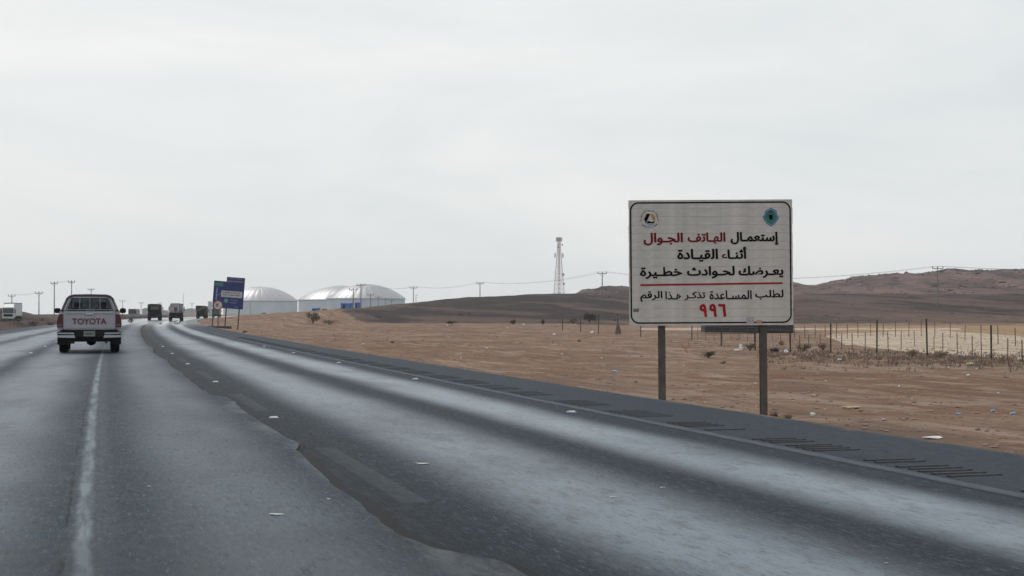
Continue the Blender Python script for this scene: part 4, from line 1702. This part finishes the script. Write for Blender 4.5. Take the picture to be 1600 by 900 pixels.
def power_pole(px, top, D, arm, label, group, dz=0):
    c = P(px, top, D)
    gz = Hs(c.x, c.y)
    e = empty('power_pole', (c.x, c.y, gz), -YAW + random.uniform(-.15, .15), label, 'power pole', group)
    h = c.z - gz
    w_ = arm / F * D
    b = MB()
    b.tube([(0, 0, -.4), (0, 0, h * .5), (0, 0, h)], [.17, .14, .10], 8)
    b.build('pole', m_pole, e, smooth=True)
    b = MB()
    b.box((0, -.14, h - .45), (w_, .14, .16))
    b.tube([(-w_ * .3, -.14, h - .5), (0, -.1, h - 1.3), (w_ * .3, -.14, h - .5)], .035, 5)
    b.build('cross_arm', m_pole, e)
    for x in (-w_ * .47, 0, w_ * .47):
        b = MB()
        b.lathe([(.05, h - .37), (.12, h - .3), (.07, h - .22), (.12, h - .12), (.05, h - .05 + .15)], 8, Matrix.Translation((x, -.14, 0)))
        b.build('insulator', m_ins, e)
    return e, c


G1 = 'power poles along the line over the hill'
poles = {}
for (px, top, D, arm, lab) in ((1465, 416.5, 330, 17, 'tall power pole in front of the reddish hill at the right'),
                               (941, 425, 385, 14, 'power pole between the lattice mast and the big white sign'),
                               (750, 441, 470, 12, 'power pole alone on the dark ridge left of the lattice mast'),
                               (646, 448, 500, 12, 'power pole just right of the rightmost dome'),
                               (564, 443.5, 420, 13, 'tallest power pole in front of the rightmost dome'),
                               (552, 450.5, 400, 12.5, 'dark power pole standing between the two blue sheds'),
                               (579, 459, 520, 10, 'power pole just right of the tallest pole before the dome'),
                               (591, 463, 600, 9, 'short distant power pole before the dome wall, left of two smaller ones'),
                               (602, 466, 680, 8.5, 'short distant power pole before the right end of the dome wall'),
                               (612, 468.5, 760, 7.5, 'smallest distant power pole before the right end of the dome wall')):
    poles[px] = power_pole(px, top, D, arm, lab, G1)
G2 = 'power poles along the far side of the road'
for (px, top, D, arm, lab) in ((61, 456, 400, 12, 'power pole on the left bank between the lorry and the taller pole'),
                               (85, 440.5, 380, 11.5, 'tall power pole on the left bank behind the pickup mirror'),
                               (112, 438.5, 400, 10.5, 'tall power pole rising behind the left of the pickup roof'),
                               (142.5, 450.5, 480, 10, 'power pole rising behind the middle of the pickup roof'),
                               (191.5, 469, 700, 8.5, 'distant power pole right of the pickup, left of the oncoming bus'),
                               (220.5, 472, 760, 7.5, 'distant power pole just right of the oncoming bus'),
                               (249.5, 472.5, 820, 6.5, 'distant power pole behind the canvas covered truck'),
                               (300, 473.5, 860, 6.5, 'distant power pole between the tanker and the tarpaulin truck'),
                               (18.5, 460.5, 440, 12, 'power pole behind the white box lorry at the left')):
    poles[px] = power_pole(px, top, D, arm, lab, G2)
# off-frame pole carrying the wires on to the right
pq = P(2300, 395, 250)
# thin masts
for (px, top, D, lab) in ((650, 461, 560, 'thin short mast beside the power pole right of the domes'), (391, 475, 700, 'thin lamp post in front of the left dome wall'), (286.5, 458, 900, 'thin tall mast rising above the tanker truck')):
    c = P(px, top, D)
    gz = Hs(c.x, c.y)
    e = empty('mast', (c.x, c.y, gz), 0, lab, 'mast')
    b = MB()
    b.tube([(0, 0, -.3), (0, 0, c.z - gz)], [.14, .09], 6)
    b.build('pole', m_pole, e)
    b = MB()
    b.box((.3, 0, c.z - gz), (.9, .2, .12))
    b.build('lamp_head', m_pole, e)


def wire(a, b_, sag, offs=(-.47, 0, .47), lab=None):
    mb = MB()
    d = (b_ - a)
    for k in offs:
        side = RT * k * 2.3
        pts = []
        for i in range(21):
            t = i / 20
            p_ = a + d * t + side
            p_.z = a.z + (b_.z - a.z) * t - sag * 4 * t * (1 - t) + .1
            pts.append(p_)
        mb.tube(pts, .014, 4, cap=False)
    o = mb.build('power_cable', mat('cable', (.08, .08, .09), .6), None, fix=False)
    tag(o, lab, 'cable', 'overhead power cables')


wire(poles[941][1], poles[1465][1], 2.6, lab='power cables sagging between the sign side pole and the right hill pole')
wire(poles[750][1], poles[941][1], 1.6, lab='power cables crossing behind the lattice mast')
wire(poles[646][1], poles[750][1], 1.2, lab='power cables over the dark ridge right of the domes')
wire(poles[564][1], poles[646][1], 1.2, lab='power cables above the rightmost dome')
wire(poles[1465][1], pq, 2.0, lab='power cables running off to the right over the reddish hill')
wire(poles[85][1], poles[112][1], .3, lab='power cables between the two tall poles behind the pickup')
wire(poles[18.5][1], poles[61][1], .5, lab='power cables above the white box lorry')


# ------------------------------------------------------------ lattice mast
def build_mast():
    D = 650
    c = P(873.5, 371, D)
    gz = Hs(c.x, c.y) - .5
    e = empty('lattice_mast', (c.x, c.y, gz), R(18), 'tall lattice telecom mast with antennas behind the dark ridge', 'telecom mast')
    h = c.z - gz
    m_l = mat('mast_steel', (.30, .21, .20), .5, .3, var=.15)
    hb, ht = 1.95, .5

    def w_at(z):
        t = z / h
        return hb + (ht - hb) * min(1, t * 1.18)
    cs = [(-1, -1), (1, -1), (1, 1), (-1, 1)]
    zs = [0]
    while zs[-1] < h - 2:
        zs.append(zs[-1] + max(1.6, w_at(zs[-1]) * 1.15))
    zs[-1] = h
    for q in cs:
        b = MB()
        b.tube([(q[0] * w_at(z), q[1] * w_at(z), z) for z in zs], .11, 6)
        b.build('leg', m_l, e)
    for i in range(len(zs) - 1):
        b = MB()
        z0, z1 = zs[i], zs[i + 1]
        for k in range(4):
            a, d = cs[k], cs[(k + 1) % 4]
            b.tube([(a[0] * w_at(z0), a[1] * w_at(z0), z0), (d[0] * w_at(z1), d[1] * w_at(z1), z1)], .035, 4)
            b.tube([(d[0] * w_at(z0), d[1] * w_at(z0), z0), (a[0] * w_at(z1), a[1] * w_at(z1), z1)], .035, 4)
            b.tube([(a[0] * w_at(z1), a[1] * w_at(z1), z1), (d[0] * w_at(z1), d[1] * w_at(z1), z1)], .045, 4)
        b.build('brace', m_l, e, fix=False)
    m_an = mat('antenna_grey', (.34, .29, .29), .5)
    k_ = D / F
    def zz(py):
        return (371 - py) * k_ + h
    for a in range(6):
        t = a * math.pi / 3 + .3
        b = MB()
        b.box((1.25 * math.cos(t), 1.25 * math.sin(t), zz(374)), (.34, .34, 1.9), .08)
        b.tube([(.4 * math.cos(t), .4 * math.sin(t), zz(374)), (1.3 * math.cos(t), 1.3 * math.sin(t), zz(374))], .05, 5)
        b.build('antenna', m_an, e)
    for (dx, py, r) in ((-1.3, 386, .45), (1.2, 382.5, .42), (1.7, 429, .65), (2.1, 443.5, .55)):
        b = MB()
        b.lathe([(.1, -.3), (r * .8, -.15), (r, .1), (r, .15)], 14, Matrix.Translation((dx, -1.0, zz(py))), axis='y')
        b.build('dish', m_an, e, smooth=True)
    for dx in (-2.3, 2.2):
        b = MB()
        b.box((dx, 0, zz(399)), (.5, .3, 2.2), .06)
        b.tube([(dx * .3, 0, zz(399)), (dx, 0, zz(399))], .06, 5)
        b.build('antenna', m_an, e)
    b = MB()
    b.tube([(0, 0, h - .2), (0, 0, h + .8)], .06, 5)
    b.build('lightning_rod', m_l, e)


build_mast()

# ------------------------------------------------------------ fences
m_fp = mat('dark_fence_post', (.035, .032, .032), .8, var=.3, scale=10)
m_tp = mat('thin_fence_post', (.085, .065, .06), .8, var=.3, scale=10)
m_wire = mat('fence_wire', (.10, .09, .085), .6, .3)


def fence(items, label, rad, m, h=None, wires=(.35, .75, 1.1), wr=.004):
    """items: (px, top y, base y)"""
    pts = []
    for (px, ty, by) in items:
        p_, d_ = hit(px, by, 20, 400)
        hh = (by - ty) / F * d_
        pts.append((p_, hh))
    e = empty('wire_fence', pts[0][0], 0, label, 'fence')
    o0 = pts[0][0].copy()
    for (p_, hh) in pts:
        b = MB()
        q = p_ - o0
        lean = (random.uniform(-.03, .03), random.uniform(-.03, .03))
        b.tube([(q.x, q.y, q.z - .25), (q.x + lean[0] * hh, q.y + lean[1] * hh, q.z + hh)], rad, 6)
        b.build('post', m, e)
    b = MB()
    for wz in wires:
        for i in range(len(pts) - 1):
            a, c = pts[i], pts[i + 1]
            if (a[0] - c[0]).length > 60:
                continue
            q0 = a[0] - o0 + Vector((0, 0, wz * a[1] / 1.3))
            q1 = c[0] - o0 + Vector((0, 0, wz * c[1] / 1.3))
            mid = (q0 + q1) / 2 - Vector((0, 0, .04))
            b.tube([q0, mid, q1], wr, 3, cap=False)
    b.build('wire', m_wire, e, fix=False)
    return e


fence([(1700, 514, 568), (1549, 508, 561), (1449, 498, 557), (1370, 500, 552.5), (1298, 505, 551.5), (1235, 510, 551), (1180, 505, 547), (1127, 506, 541), (1081, 503, 531), (1001, 503, 526), (965, 497, 522), (935, 491, 522), (907, 498, 519), (879, 498, 517)],
      'nearest wire fence of tall dark posts running behind the white sign', .04, m_fp)


def zz8(lst):
    return [(1240 + a * .225, 400 + t * .225, 400 + b_ * .225) for a, t, b_ in lst]


fence(zz8([(1830, 600, 770), (1690, 590, 755), (1590, 580, 738), (1487, 572, 728), (1305, 600, 712), (1243, 553, 695), (1138, 535, 680), (1037, 530, 662), (975, 560, 655), (840, 518, 622), (746, 520, 650), (658, 524, 672), (497, 528, 664), (408, 535, 656), (332, 538, 650), (185, 538, 612), (105, 545, 630), (43, 552, 620)]),
      'second wire fence of thin brown posts along the near side of the pale track', .022, m_tp)
fence(zz8([(1680, 505, 640), (1542, 498, 625), (1421, 484, 612), (1302, 478, 602), (1190, 478, 585), (1087, 460, 572), (981, 460, 562), (887, 450, 558), (799, 452, 560), (707, 450, 562), (620, 462, 562), (535, 460, 558), (448, 460, 568), (372, 474, 570), (297, 470, 576), (219, 480, 556), (149, 480, 572), (79, 484, 570), (5, 486, 570)]),
      'farthest wire fence of thin posts along the far side of the pale track', .028, m_tp)
fence([(x, 512 + (i % 3), 531 + (i % 4)) for i, x in enumerate(range(1090, 1236, 13))], 'short run of thin posts under the white sign before the dark cabin', .016, m_tp)

# bundle of leaning poles
pt, d_ = hit(965, 522.5, 20)
e = empty('pole_bundle', pt, 0, 'upright bundle of leaning grey poles in the sand left of the white sign', 'poles')
k = d_ / F
for i in range(9):
    b = MB()
    x = (i - 4) * 1.5 * k
    top = (-(i - 4) * .5 + random.uniform(-1, 1)) * k
    hh = random.uniform(22, 32) * k
    b.tube([(x, random.uniform(-.2, .2), -.1), (top, 0, hh)], .035, 5)
    b.build('pole', mat('grey_wood', (.20, .19, .185), .8, var=.4) if i % 2 else m_tp, e)

# dark cabin behind the sign
D = 128
p0, p1 = P(1101, 520, D), P(1240, 520, D)
c0 = (p0 + p1) / 2
W_ = (p1 - p0).length
gz = Hs(c0.x, c0.y)
zb = zpix(D, 519.5)
e = empty('site_cabin', (c0.x, c0.y, zb), -YAW, 'long dark site cabin seen just below the white sign board', 'cabin')
b = MB()
b.box((0, 1.3, 1.02), (W_, 2.6, 2.02), .03)
b.build('wall', mat('dark_cabin_paint', (.010, .012, .014), .6, var=.3), e)
b = MB()
b.box((0, 1.3, 2.08), (W_ + .2, 2.8, .12), .02)
b.build('roof', m_steel, e)
for i in range(5):
    b = MB()
    b.box((-W_ / 2 + .9 + i * 1.55, -.012, 1.05), (.9, .03, .8), .005)
    f = b.build('window', m_galv, e)
    b = MB()
    b.box((-W_ / 2 + .9 + i * 1.55, -.03, 1.05), (.76, .012, .66))
    b.build('pane', m_dgl, f)
b = MB()
b.box((0, .3, .14), (W_ * .98, .2, .28))
b.box((0, 2.3, .14), (W_ * .98, .2, .28))
b.build('skid', m_chas, e)

# yellow stake
pt, d_ = hit(1077, 552, 20)
e = MB()
e.tube([(0, 0, -.1), (-.30, .1, .42)], [.03, .035], 6)
o = e.build('yellow_stake', mat('yellow_ochre_paint', (.42, .24, .06), .7), None)
o.location = pt
tag(o, 'short leaning yellow stake in the sand behind the left sign post', 'stake')


# ------------------------------------------------------------ bushes
def leaf_mat(name, c1, c2):
    return mat(name, c1, .8, var=.45, scale=3, col2=c2)


m_leaf = leaf_mat('dark_shrub_leaf', (.016, .022, .014), (.042, .048, .03))
m_dry = leaf_mat('dry_shrub_leaf', (.15, .105, .075), (.30, .225, .17))
m_olive = leaf_mat('olive_shrub_leaf', (.06, .058, .038), (.12, .11, .07))
m_twig = mat('dry_twig', (.10, .075, .055), .9, var=.3)


def bush(px, by, wpx, hpx, m, label, cat='bush', n=420, group=None, D=None):
    if D:
        pt = P(px, by, D)
        pt.z = Hs(pt.x, pt.y)
        d_ = D
    else:
        pt, d_ = hit(px, by, 12)
    k = d_ / F
    W_, H_ = wpx * k / 2, hpx * k
    e = empty('bush', pt, random.uniform(0, 6), label, cat, group)
    stems = MB()
    fol = MB()
    lobes = [(random.uniform(-.55, .55) * W_, random.uniform(-.55, .55) * W_, random.uniform(.35, .72) * H_, random.uniform(.32, .55)) for _ in range(14)]
    for l_ in lobes:
        stems.tube([(0, 0, -.02), (l_[0] * .4, l_[1] * .4, l_[2] * .5), (l_[0], l_[1], l_[2])], [.018 * H_ + .004, .012 * H_ + .003, .003], 4, cap=False)
    sz = max(.06 * (W_ + H_), 1.1 * k)
    for i in range(n):
        l_ = random.choice(lobes)
        a = random.uniform(0, 2 * math.pi)
        ph = math.acos(random.uniform(-.8, 1))
        rr_ = l_[3] * random.random() ** .4
        c = Vector((l_[0] + math.cos(a) * math.sin(ph) * rr_ * W_, l_[1] + math.sin(a) * math.sin(ph) * rr_ * W_, max(.02, l_[2] + math.cos(ph) * rr_ * H_ * .8)))
        if c.z > H_:
            c.z = H_ * random.uniform(.8, 1)
        d = Vector((random.gauss(0, 1), random.gauss(0, 1), random.gauss(.4, 1))).normalized()
        q = d.cross(Vector((random.gauss(0, 1), random.gauss(0, 1), random.gauss(0, 1)))).normalized()
        s_ = sz * random.uniform(.6, 1.3)
        fol.add([c - q * s_ * .35, c + d * s_, c + q * s_ * .35, c - d * s_ * .6], [(0, 1, 2, 3)])
    stems.build('stem', m_twig, e, fix=False)
    fol.build('foliage', m, e, fix=False)


bush(489, 505.5, 22, 18, m_olive, 'grey green thorn bush below the small blue container', n=500)
bush(515, 507, 34, 8, m_dry, 'low dry bush spreading right of the grey green thorn bush', n=300)
bush(706, 507, 20, 6, m_leaf, 'low dark bush at the foot of the dark slope below the lone ridge pole', n=300)
bush(801, 507, 12, 8, m_leaf, 'small round dark bush left of the fence end', n=260)
bush(848, 508, 9, 9, m_leaf, 'small narrow dark bush below the lattice mast', n=220)
bush(921, 503, 26, 15, m_leaf, 'big dark green bush behind the fence left of the sign', n=700)
bush(896, 506, 18, 9, m_olive, 'dull bush touching the left of the big dark green bush', n=320)
bush(1107, 559.5, 25, 11, m_olive, 'low grey green bush on the sand between the two sign posts', n=600)
bush(1130, 569, 12, 5, m_dry, 'tiny dry tuft right below the bush between the sign posts', n=160)
bush(1209, 656, 18, 15, m_dry, 'dry tuft at the foot of the right sign post', n=360)
bush(1231, 661, 20, 14, m_dry, 'dry tuft at the shoulder edge just right of the sign post tuft', n=300)
bush(1172, 548, 22, 12, m_olive, 'dark scrub behind the white plastic bag at the fence', n=300)
bush(1256, 549, 26, 12, m_olive, 'scrub clump around the fence post right of the sign', n=380)
bush(1286, 548, 20, 14, m_dry, 'brown scrub clump at the second tall fence post right of the sign', n=360)
bush(1425, 559, 26, 12, m_dry, 'brown scrub mound left of the tallest fence post', n=380)
bush(1470, 560, 30, 13, m_dry, 'brown scrub mound right of the tallest fence post', n=380)
bush(205, 500, 10, 9, m_leaf, 'dark shrub beside the road just right of the pickup mirror', n=200, D=200)
for (x, y, w_, h_, lab) in ((8, 507.5, 22, 8, 'low scrub at the left picture edge below the lorry'), (30, 507, 22, 6, 'low scrub on the verge just right below the lorry'),
                            (55, 505.5, 24, 9, 'largest dark scrub on the left verge'), (78, 504.5, 16, 6, 'low scrub on the verge beside the pickup')):
    bush(x, y, w_, h_, m_olive, lab, n=300, D=150)
bush(66, 485, 9, 5, m_olive, 'small bush on the bank crest right of the left power pole', n=120, D=330)

# loose dry scrub and stones that nobody could count
scrub = MB()
for i in range(1600):
    t = random.random()
    if t < .62:
        px, py = min(1640, 1180 + abs(random.gauss(0, 1)) * 30 + 430 * random.random()), random.gauss(557, 7)
        py += (px - 1350) * .022
    elif t < .8:
        px, py = random.uniform(1020, 1640), random.uniform(519, 545)
    elif t < .86:
        px, py = random.uniform(400, 1000), random.uniform(504, 540)
    else:
        px, py = random.uniform(-60, 200), random.uniform(496, 508)
    if 1290 < px and 521 < py < 545:
        continue
    Dd = F * 1.8 / max(8, py - 490)
    c = P(px, py, min(Dd, 190))
    uo = c.x - float(curve(c.y))
    if U_L - 1 < uo < U_R + 1.5:
        continue
    z = Hs(c.x, c.y)
    for q in range(5):
        a = random.uniform(0, 6.28)
        h_ = random.uniform(.03, .13) * (1.25 if t < .62 else .9)
        w_ = random.uniform(.012, .03)
        lx_, ly_ = math.cos(a) * h_ * .6, math.sin(a) * h_ * .6
        ox, oy = random.uniform(-.12, .12), random.uniform(-.12, .12)
        scrub.add([(c.x + ox - w_, c.y + oy, z - .02), (c.x + ox + w_, c.y + oy, z - .02), (c.x + ox + lx_, c.y + oy + ly_, z + h_)], [(0, 1, 2)])
scrub.build('dry_scrub', m_dry, None, fix=False, kind='stuff', label='dry brown scrub along the fences and verges')

stones = MB()
ico = [(0, 0, 1), (.9, 0, .2), (.28, .85, .25), (-.72, .52, .2), (-.72, -.52, .25), (.28, -.85, .2), (0, 0, -.5)]
icf = [(0, 1, 2), (0, 2, 3), (0, 3, 4), (0, 4, 5), (0, 5, 1), (6, 2, 1), (6, 3, 2), (6, 4, 3), (6, 5, 4), (6, 1, 5)]
for i in range(12000):
    px = random.uniform(380, 1660)
    D_ = 11 * (16 ** (random.random() ** .8))
    c = P(px, 500, D_)
    uo = c.x - float(curve(c.y))
    if uo < U_R + .2 + random.random() * .5:
        continue
    z = Hs(c.x, c.y)
    s_ = random.choice([.008, .012, .015, .02, .03, .045]) * random.uniform(.6, 1.3) * (1 + D_ / 160)
    a = random.uniform(0, 6.28)
    M = Matrix.Translation((c.x, c.y, z)) @ Matrix.Rotation(a, 4, 'Z') @ Matrix.Diagonal((s_ * random.uniform(.8, 1.6), s_, s_ * random.uniform(.4, .8), 1))
    stones.add(ico, icf, M)
stones.build('loose_stones', mat('desert_stone', (.24, .17, .135), .9, var=.45, scale=1.5), None, fix=False, kind='stuff', label='loose stones scattered over the sand')

rocks = MB()
for i in range(1900):
    far = i < 1300
    px = random.uniform(905 if far else 500, 1680)
    D_ = random.uniform(600, 800) if far else random.uniform(230, 448)
    if far and random.random() < .45:
        D_ = random.gauss(790, 10)
        px = random.choice([random.gauss(1480, 22), random.gauss(1390, 40), random.gauss(1570, 40), random.gauss(955, 25)])
    c = P(px, 480, D_)
    z = Hs(c.x, c.y)
    s_ = (random.uniform(.2, .7) * (2.2 if random.random() < .08 else 1)) if far else random.uniform(.05, .2) * (2 if random.random() < .06 else 1)
    M = Matrix.Translation((c.x, c.y, z)) @ Matrix.Rotation(random.uniform(0, 6.28), 4, 'Z') @ Matrix.Diagonal((s_ * random.uniform(1, 2.4), s_ * random.uniform(.8, 1.5), s_ * random.uniform(.4, .95), 1))
    rocks.add(ico, icf, M)
rocks.build('hill_rocks', mat('hill_rock', (.075, .054, .052), .95, var=.7, scale=.05, spec=.1), None, fix=False, kind='stuff', label='dark rocks strewn over the hill slopes')

# ------------------------------------------------------------ litter
m_wh = mat('white_plastic_litter', (.75, .75, .74), .5, var=.1)
m_bl = mat('blue_plastic_litter', (.25, .38, .60), .4, var=.2)
m_tan = mat('cardboard_litter', (.45, .33, .22), .8, var=.2)
m_blk = mat('black_litter', (.02, .018, .018), .6, var=.3)
m_grn = mat('pale_green_plastic', (.45, .55, .35), .4, var=.2)


def crumple(name, px, py, wpx, hpx, m, label, cat='litter', group=None, onroad=False):
    if onroad:
        r = ray(px, py)
        z0 = .0
        k = (EYE - z0) / -r.z
        pt = Vector((0, 0, EYE)) + r * k
        pt.z = (.03 if pt.x - float(curve(pt.y)) < 1.6 else .002)
        d_ = (pt.x * sy_ + pt.y * cy)
    else:
        pt, d_ = hit(px, py, 9)
    k = d_ / F
    b = MB()
    W_, H_ = wpx * k / 2, hpx * k
    vs, fs = [], []
    n, m_ = 9, 5
    for i in range(m_ + 1):
        th = math.pi * i / m_
        for j in range(n):
            a = 2 * math.pi * j / n
            q = random.uniform(.6, 1.15)
            vs.append((W_ * math.sin(th) * math.cos(a) * q, W_ * .6 * math.sin(th) * math.sin(a) * q, H_ * .45 + H_ * .5 * math.cos(th) * q))
    for i in range(m_):
        for j in range(n):
            jj = (j + 1) % n
            fs.append((i * n + j, i * n + jj, (i + 1) * n + jj, (i + 1) * n + j))
    b.add(vs, fs)
    o = b.build(name, m, None)
    o.location = pt
    o.rotation_euler = (0, 0, -YAW + random.uniform(-.3, .3))
    tag(o, label, cat, group)


GS = 'small white litter scraps on the sand'
crumple('plastic_bag', 1151, 549.5, 10, 5, m_wh, 'white plastic bag lying at the fence foot between the sign posts', 'plastic bag')
crumple('plastic_bag', 1157.5, 549, 6, 12, m_wh, 'upright white plastic bag tip beside the lying bag at the fence', 'plastic bag')
crumple('plastic_bag', 1228, 552, 8, 6, m_wh, 'white bag right of the dark sack near the right sign post', 'plastic bag')
crumple('dark_sack', 1210, 549.5, 20, 7, m_blk, 'long black sack on the ground right of the right sign post', 'sack')
crumple('fabric_scrap', 1221, 540, 10, 8, mat('brown_fabric', (.2, .1, .08), .9), 'reddish brown rag in the scrub by the right sign post', 'rag')
crumple('foam_box', 866, 524, 6, 4, m_wh, 'white foam piece on the sand below the lattice mast', 'litter')
crumple('foam_box', 925, 521.5, 6, 5, m_wh, 'white foam lump beside the fence left of the sign', 'litter')
crumple('brick_rubble', 905, 534, 7, 3, mat('red_rubble', (.16, .06, .045), .9), 'dark red piece of rubble below the fence end', 'rubble')
crumple('dark_scrap', 613, 536, 8, 3, m_blk, 'flat black scrap alone on the open sand', 'litter')
crumple('plastic_bottle', 961, 582, 12, 4, m_bl, 'pale blue flattened bottle on the sand left of the sign', 'bottle')
crumple('paper_sheet', 1270, 650, 10, 6, m_wh, 'white crumpled paper right of the dry tufts at the sign post', 'paper')
crumple('cardboard_piece', 1330, 639, 34, 5, m_tan, 'long pale flat cardboard piece on the sand right of the sign', 'cardboard')
crumple('cardboard_piece', 1272, 619, 14, 3, m_tan, 'small flat cardboard scrap above the crumpled paper', 'cardboard')
crumple('rubber_scrap', 1333, 674, 14, 4, m_blk, 'black rubber scrap at the shoulder edge right of the sign', 'rubber')
crumple('plastic_strip', 1459, 686, 36, 4, m_wh, 'long white plastic strip on the sand near the shoulder', 'litter')
crumple('plastic_bottle', 1498, 648.5, 9, 4, m_bl, 'leftmost of the three pale blue scraps at the right', 'bottle')
crumple('plastic_bottle', 1551, 644, 10, 5, m_bl, 'middle of the three pale blue scraps at the right', 'bottle')
crumple('plastic_bottle', 1583, 648, 10, 5, m_bl, 'rightmost and bluest of the three scraps at the right', 'bottle')
crumple('green_bottle', 1516, 571, 13, 5, m_grn, 'pale green plastic bottle lying in the scrub right of the tall post', 'bottle')
crumple('foam_box', 1513, 587.5, 7, 3, m_wh, 'white foam scrap below the pale green bottle', 'litter')
crumple('plastic_sheet', 1501, 557, 12, 5, mat('pale_plastic', (.42, .4, .42), .5), 'crumpled greyish plastic caught at the fence right of the tall post', 'plastic')
crumple('paper_sheet', 1312, 563, 9, 3, m_wh, 'white paper below the second fence post right of the sign', 'paper')
crumple('brick_rubble', 1375, 562.5, 9, 4, mat('red_rubble2', (.14, .08, .07), .9), 'dark rubble with a white fleck under the third tall post', 'rubble')
crumple('foam_box', 384, 524, 6, 3, m_wh, 'white scrap at the shoulder edge right of the blue sign', 'litter')
crumple('brick_rubble', 382, 520, 8, 3, mat('red_rubble3', (.12, .05, .04), .9), 'dark rubble just behind the white scrap near the blue sign', 'rubble')
for (x, y) in ((538, 545), (567, 538), (583, 533), (603, 555), (650, 515), (663, 515), (699, 509), (735, 511), (779, 507), (793, 513), (818, 508), (842, 516), (878, 554), (1068, 572), (1102, 630), (1182, 636), (1256, 632),
               (1289, 641), (1425, 624), (1488, 635), (1344, 555), (1482, 575), (1526, 577), (1242, 559), (1330, 572), (1405, 604), (1290, 596), (1450, 590), (1560, 615), (1380, 655), (1515, 700), (1430, 640), (1340, 602), (1180, 600), (1090, 590), (990, 572), (940, 560), (720, 560), (760, 545), (830, 588)):
    crumple('litter_scrap', x, y, random.uniform(2.5, 5.5), random.uniform(1.5, 2.8), m_wh if random.random() < .6 else m_tan, 'small pale litter scrap on the sand', 'litter', GS)
GR = 'small pale chips on the asphalt'
for (x, y, w_, lab) in ((660, 725, 30, 'largest pale chip on the asphalt, right of the worn lane dash'), (432, 811.5, 26, 'long pale chip on the asphalt left of the ragged seam'), (958, 777.5, 12, 'small pale chip in the dark band of the right lane'), (1035, 762.5, 9, 'small pale chip nearest the bright right wheel track'),
                       (514, 787.5, 8, 'tiny pale chip close to the left of the ragged seam'), (233, 767, 7, 'tiny pale chip just right of the pale centre stripe'), (1385, 881, 8, 'tiny pale chip in the near bottom right of the road')):
    if w_ < 1:
        continue
    crumple('asphalt_chip', x, y, w_, 1.6, mat('grey_chip', (.45, .47, .48), .6), lab, 'road debris', GR, onroad=True)

# ------------------------------------------------------------ far pale structures
m_far = mat('far_buildings', (.30, .33, .37), .8, var=.1)
for i, (x0, x1, y0, D, lab) in enumerate(((222, 232, 483.5, 1500, 'pale far industrial shed left of the canvas covered truck'), (252, 262, 487, 1500, 'low far shed between the canvas covered truck and the tanker'), (286, 306, 484, 1600, 'pale far shed between the tanker and the tarpaulin truck'), (317, 331, 483, 1700, 'pale far shed behind the notice board by the blue sign'))):
    p0, p1 = P(x0, 492, D), P(x1, 492, D)
    W_ = (p1 - p0).length
    ht = EYE + (490 - y0) / F * D
    e = empty('industrial_shed', ((p0 + p1) / 2).to_tuple()[:2] + (0,), -YAW, lab, 'shed')
    b = MB()
    b.box((0, 15, ht / 2 - 1), (W_, 30, ht + 2))
    b.build('wall', m_far, e)
    b = MB()
    b.prism([(-W_ / 2 - .5, ht), (W_ / 2 + .5, ht), (0, ht + 1.8)], -.5, 30.5)
    b.build('roof', m_far, e)

# ------------------------------------------------------------ haze
hz = MB()
hz.box((0, 0, 24), (4100, 4100, 54))
hm = bpy.data.materials.new('haze_air')
hm.use_nodes = True
t = hm.node_tree
t.nodes.clear()
o_ = t.nodes.new('ShaderNodeOutputMaterial')
pv_ = t.nodes.new('ShaderNodeVolumePrincipled')
pv_.inputs['Color'].default_value = (.95, .975, 1, 1)
pv_.inputs['Density'].default_value = .00016
pv_.inputs['Anisotropy'].default_value = .2
t.links.new(pv_.outputs[0], o_.inputs['Volume'])
ho = hz.build('haze', hm, None, kind='stuff')
ho.visible_shadow = True
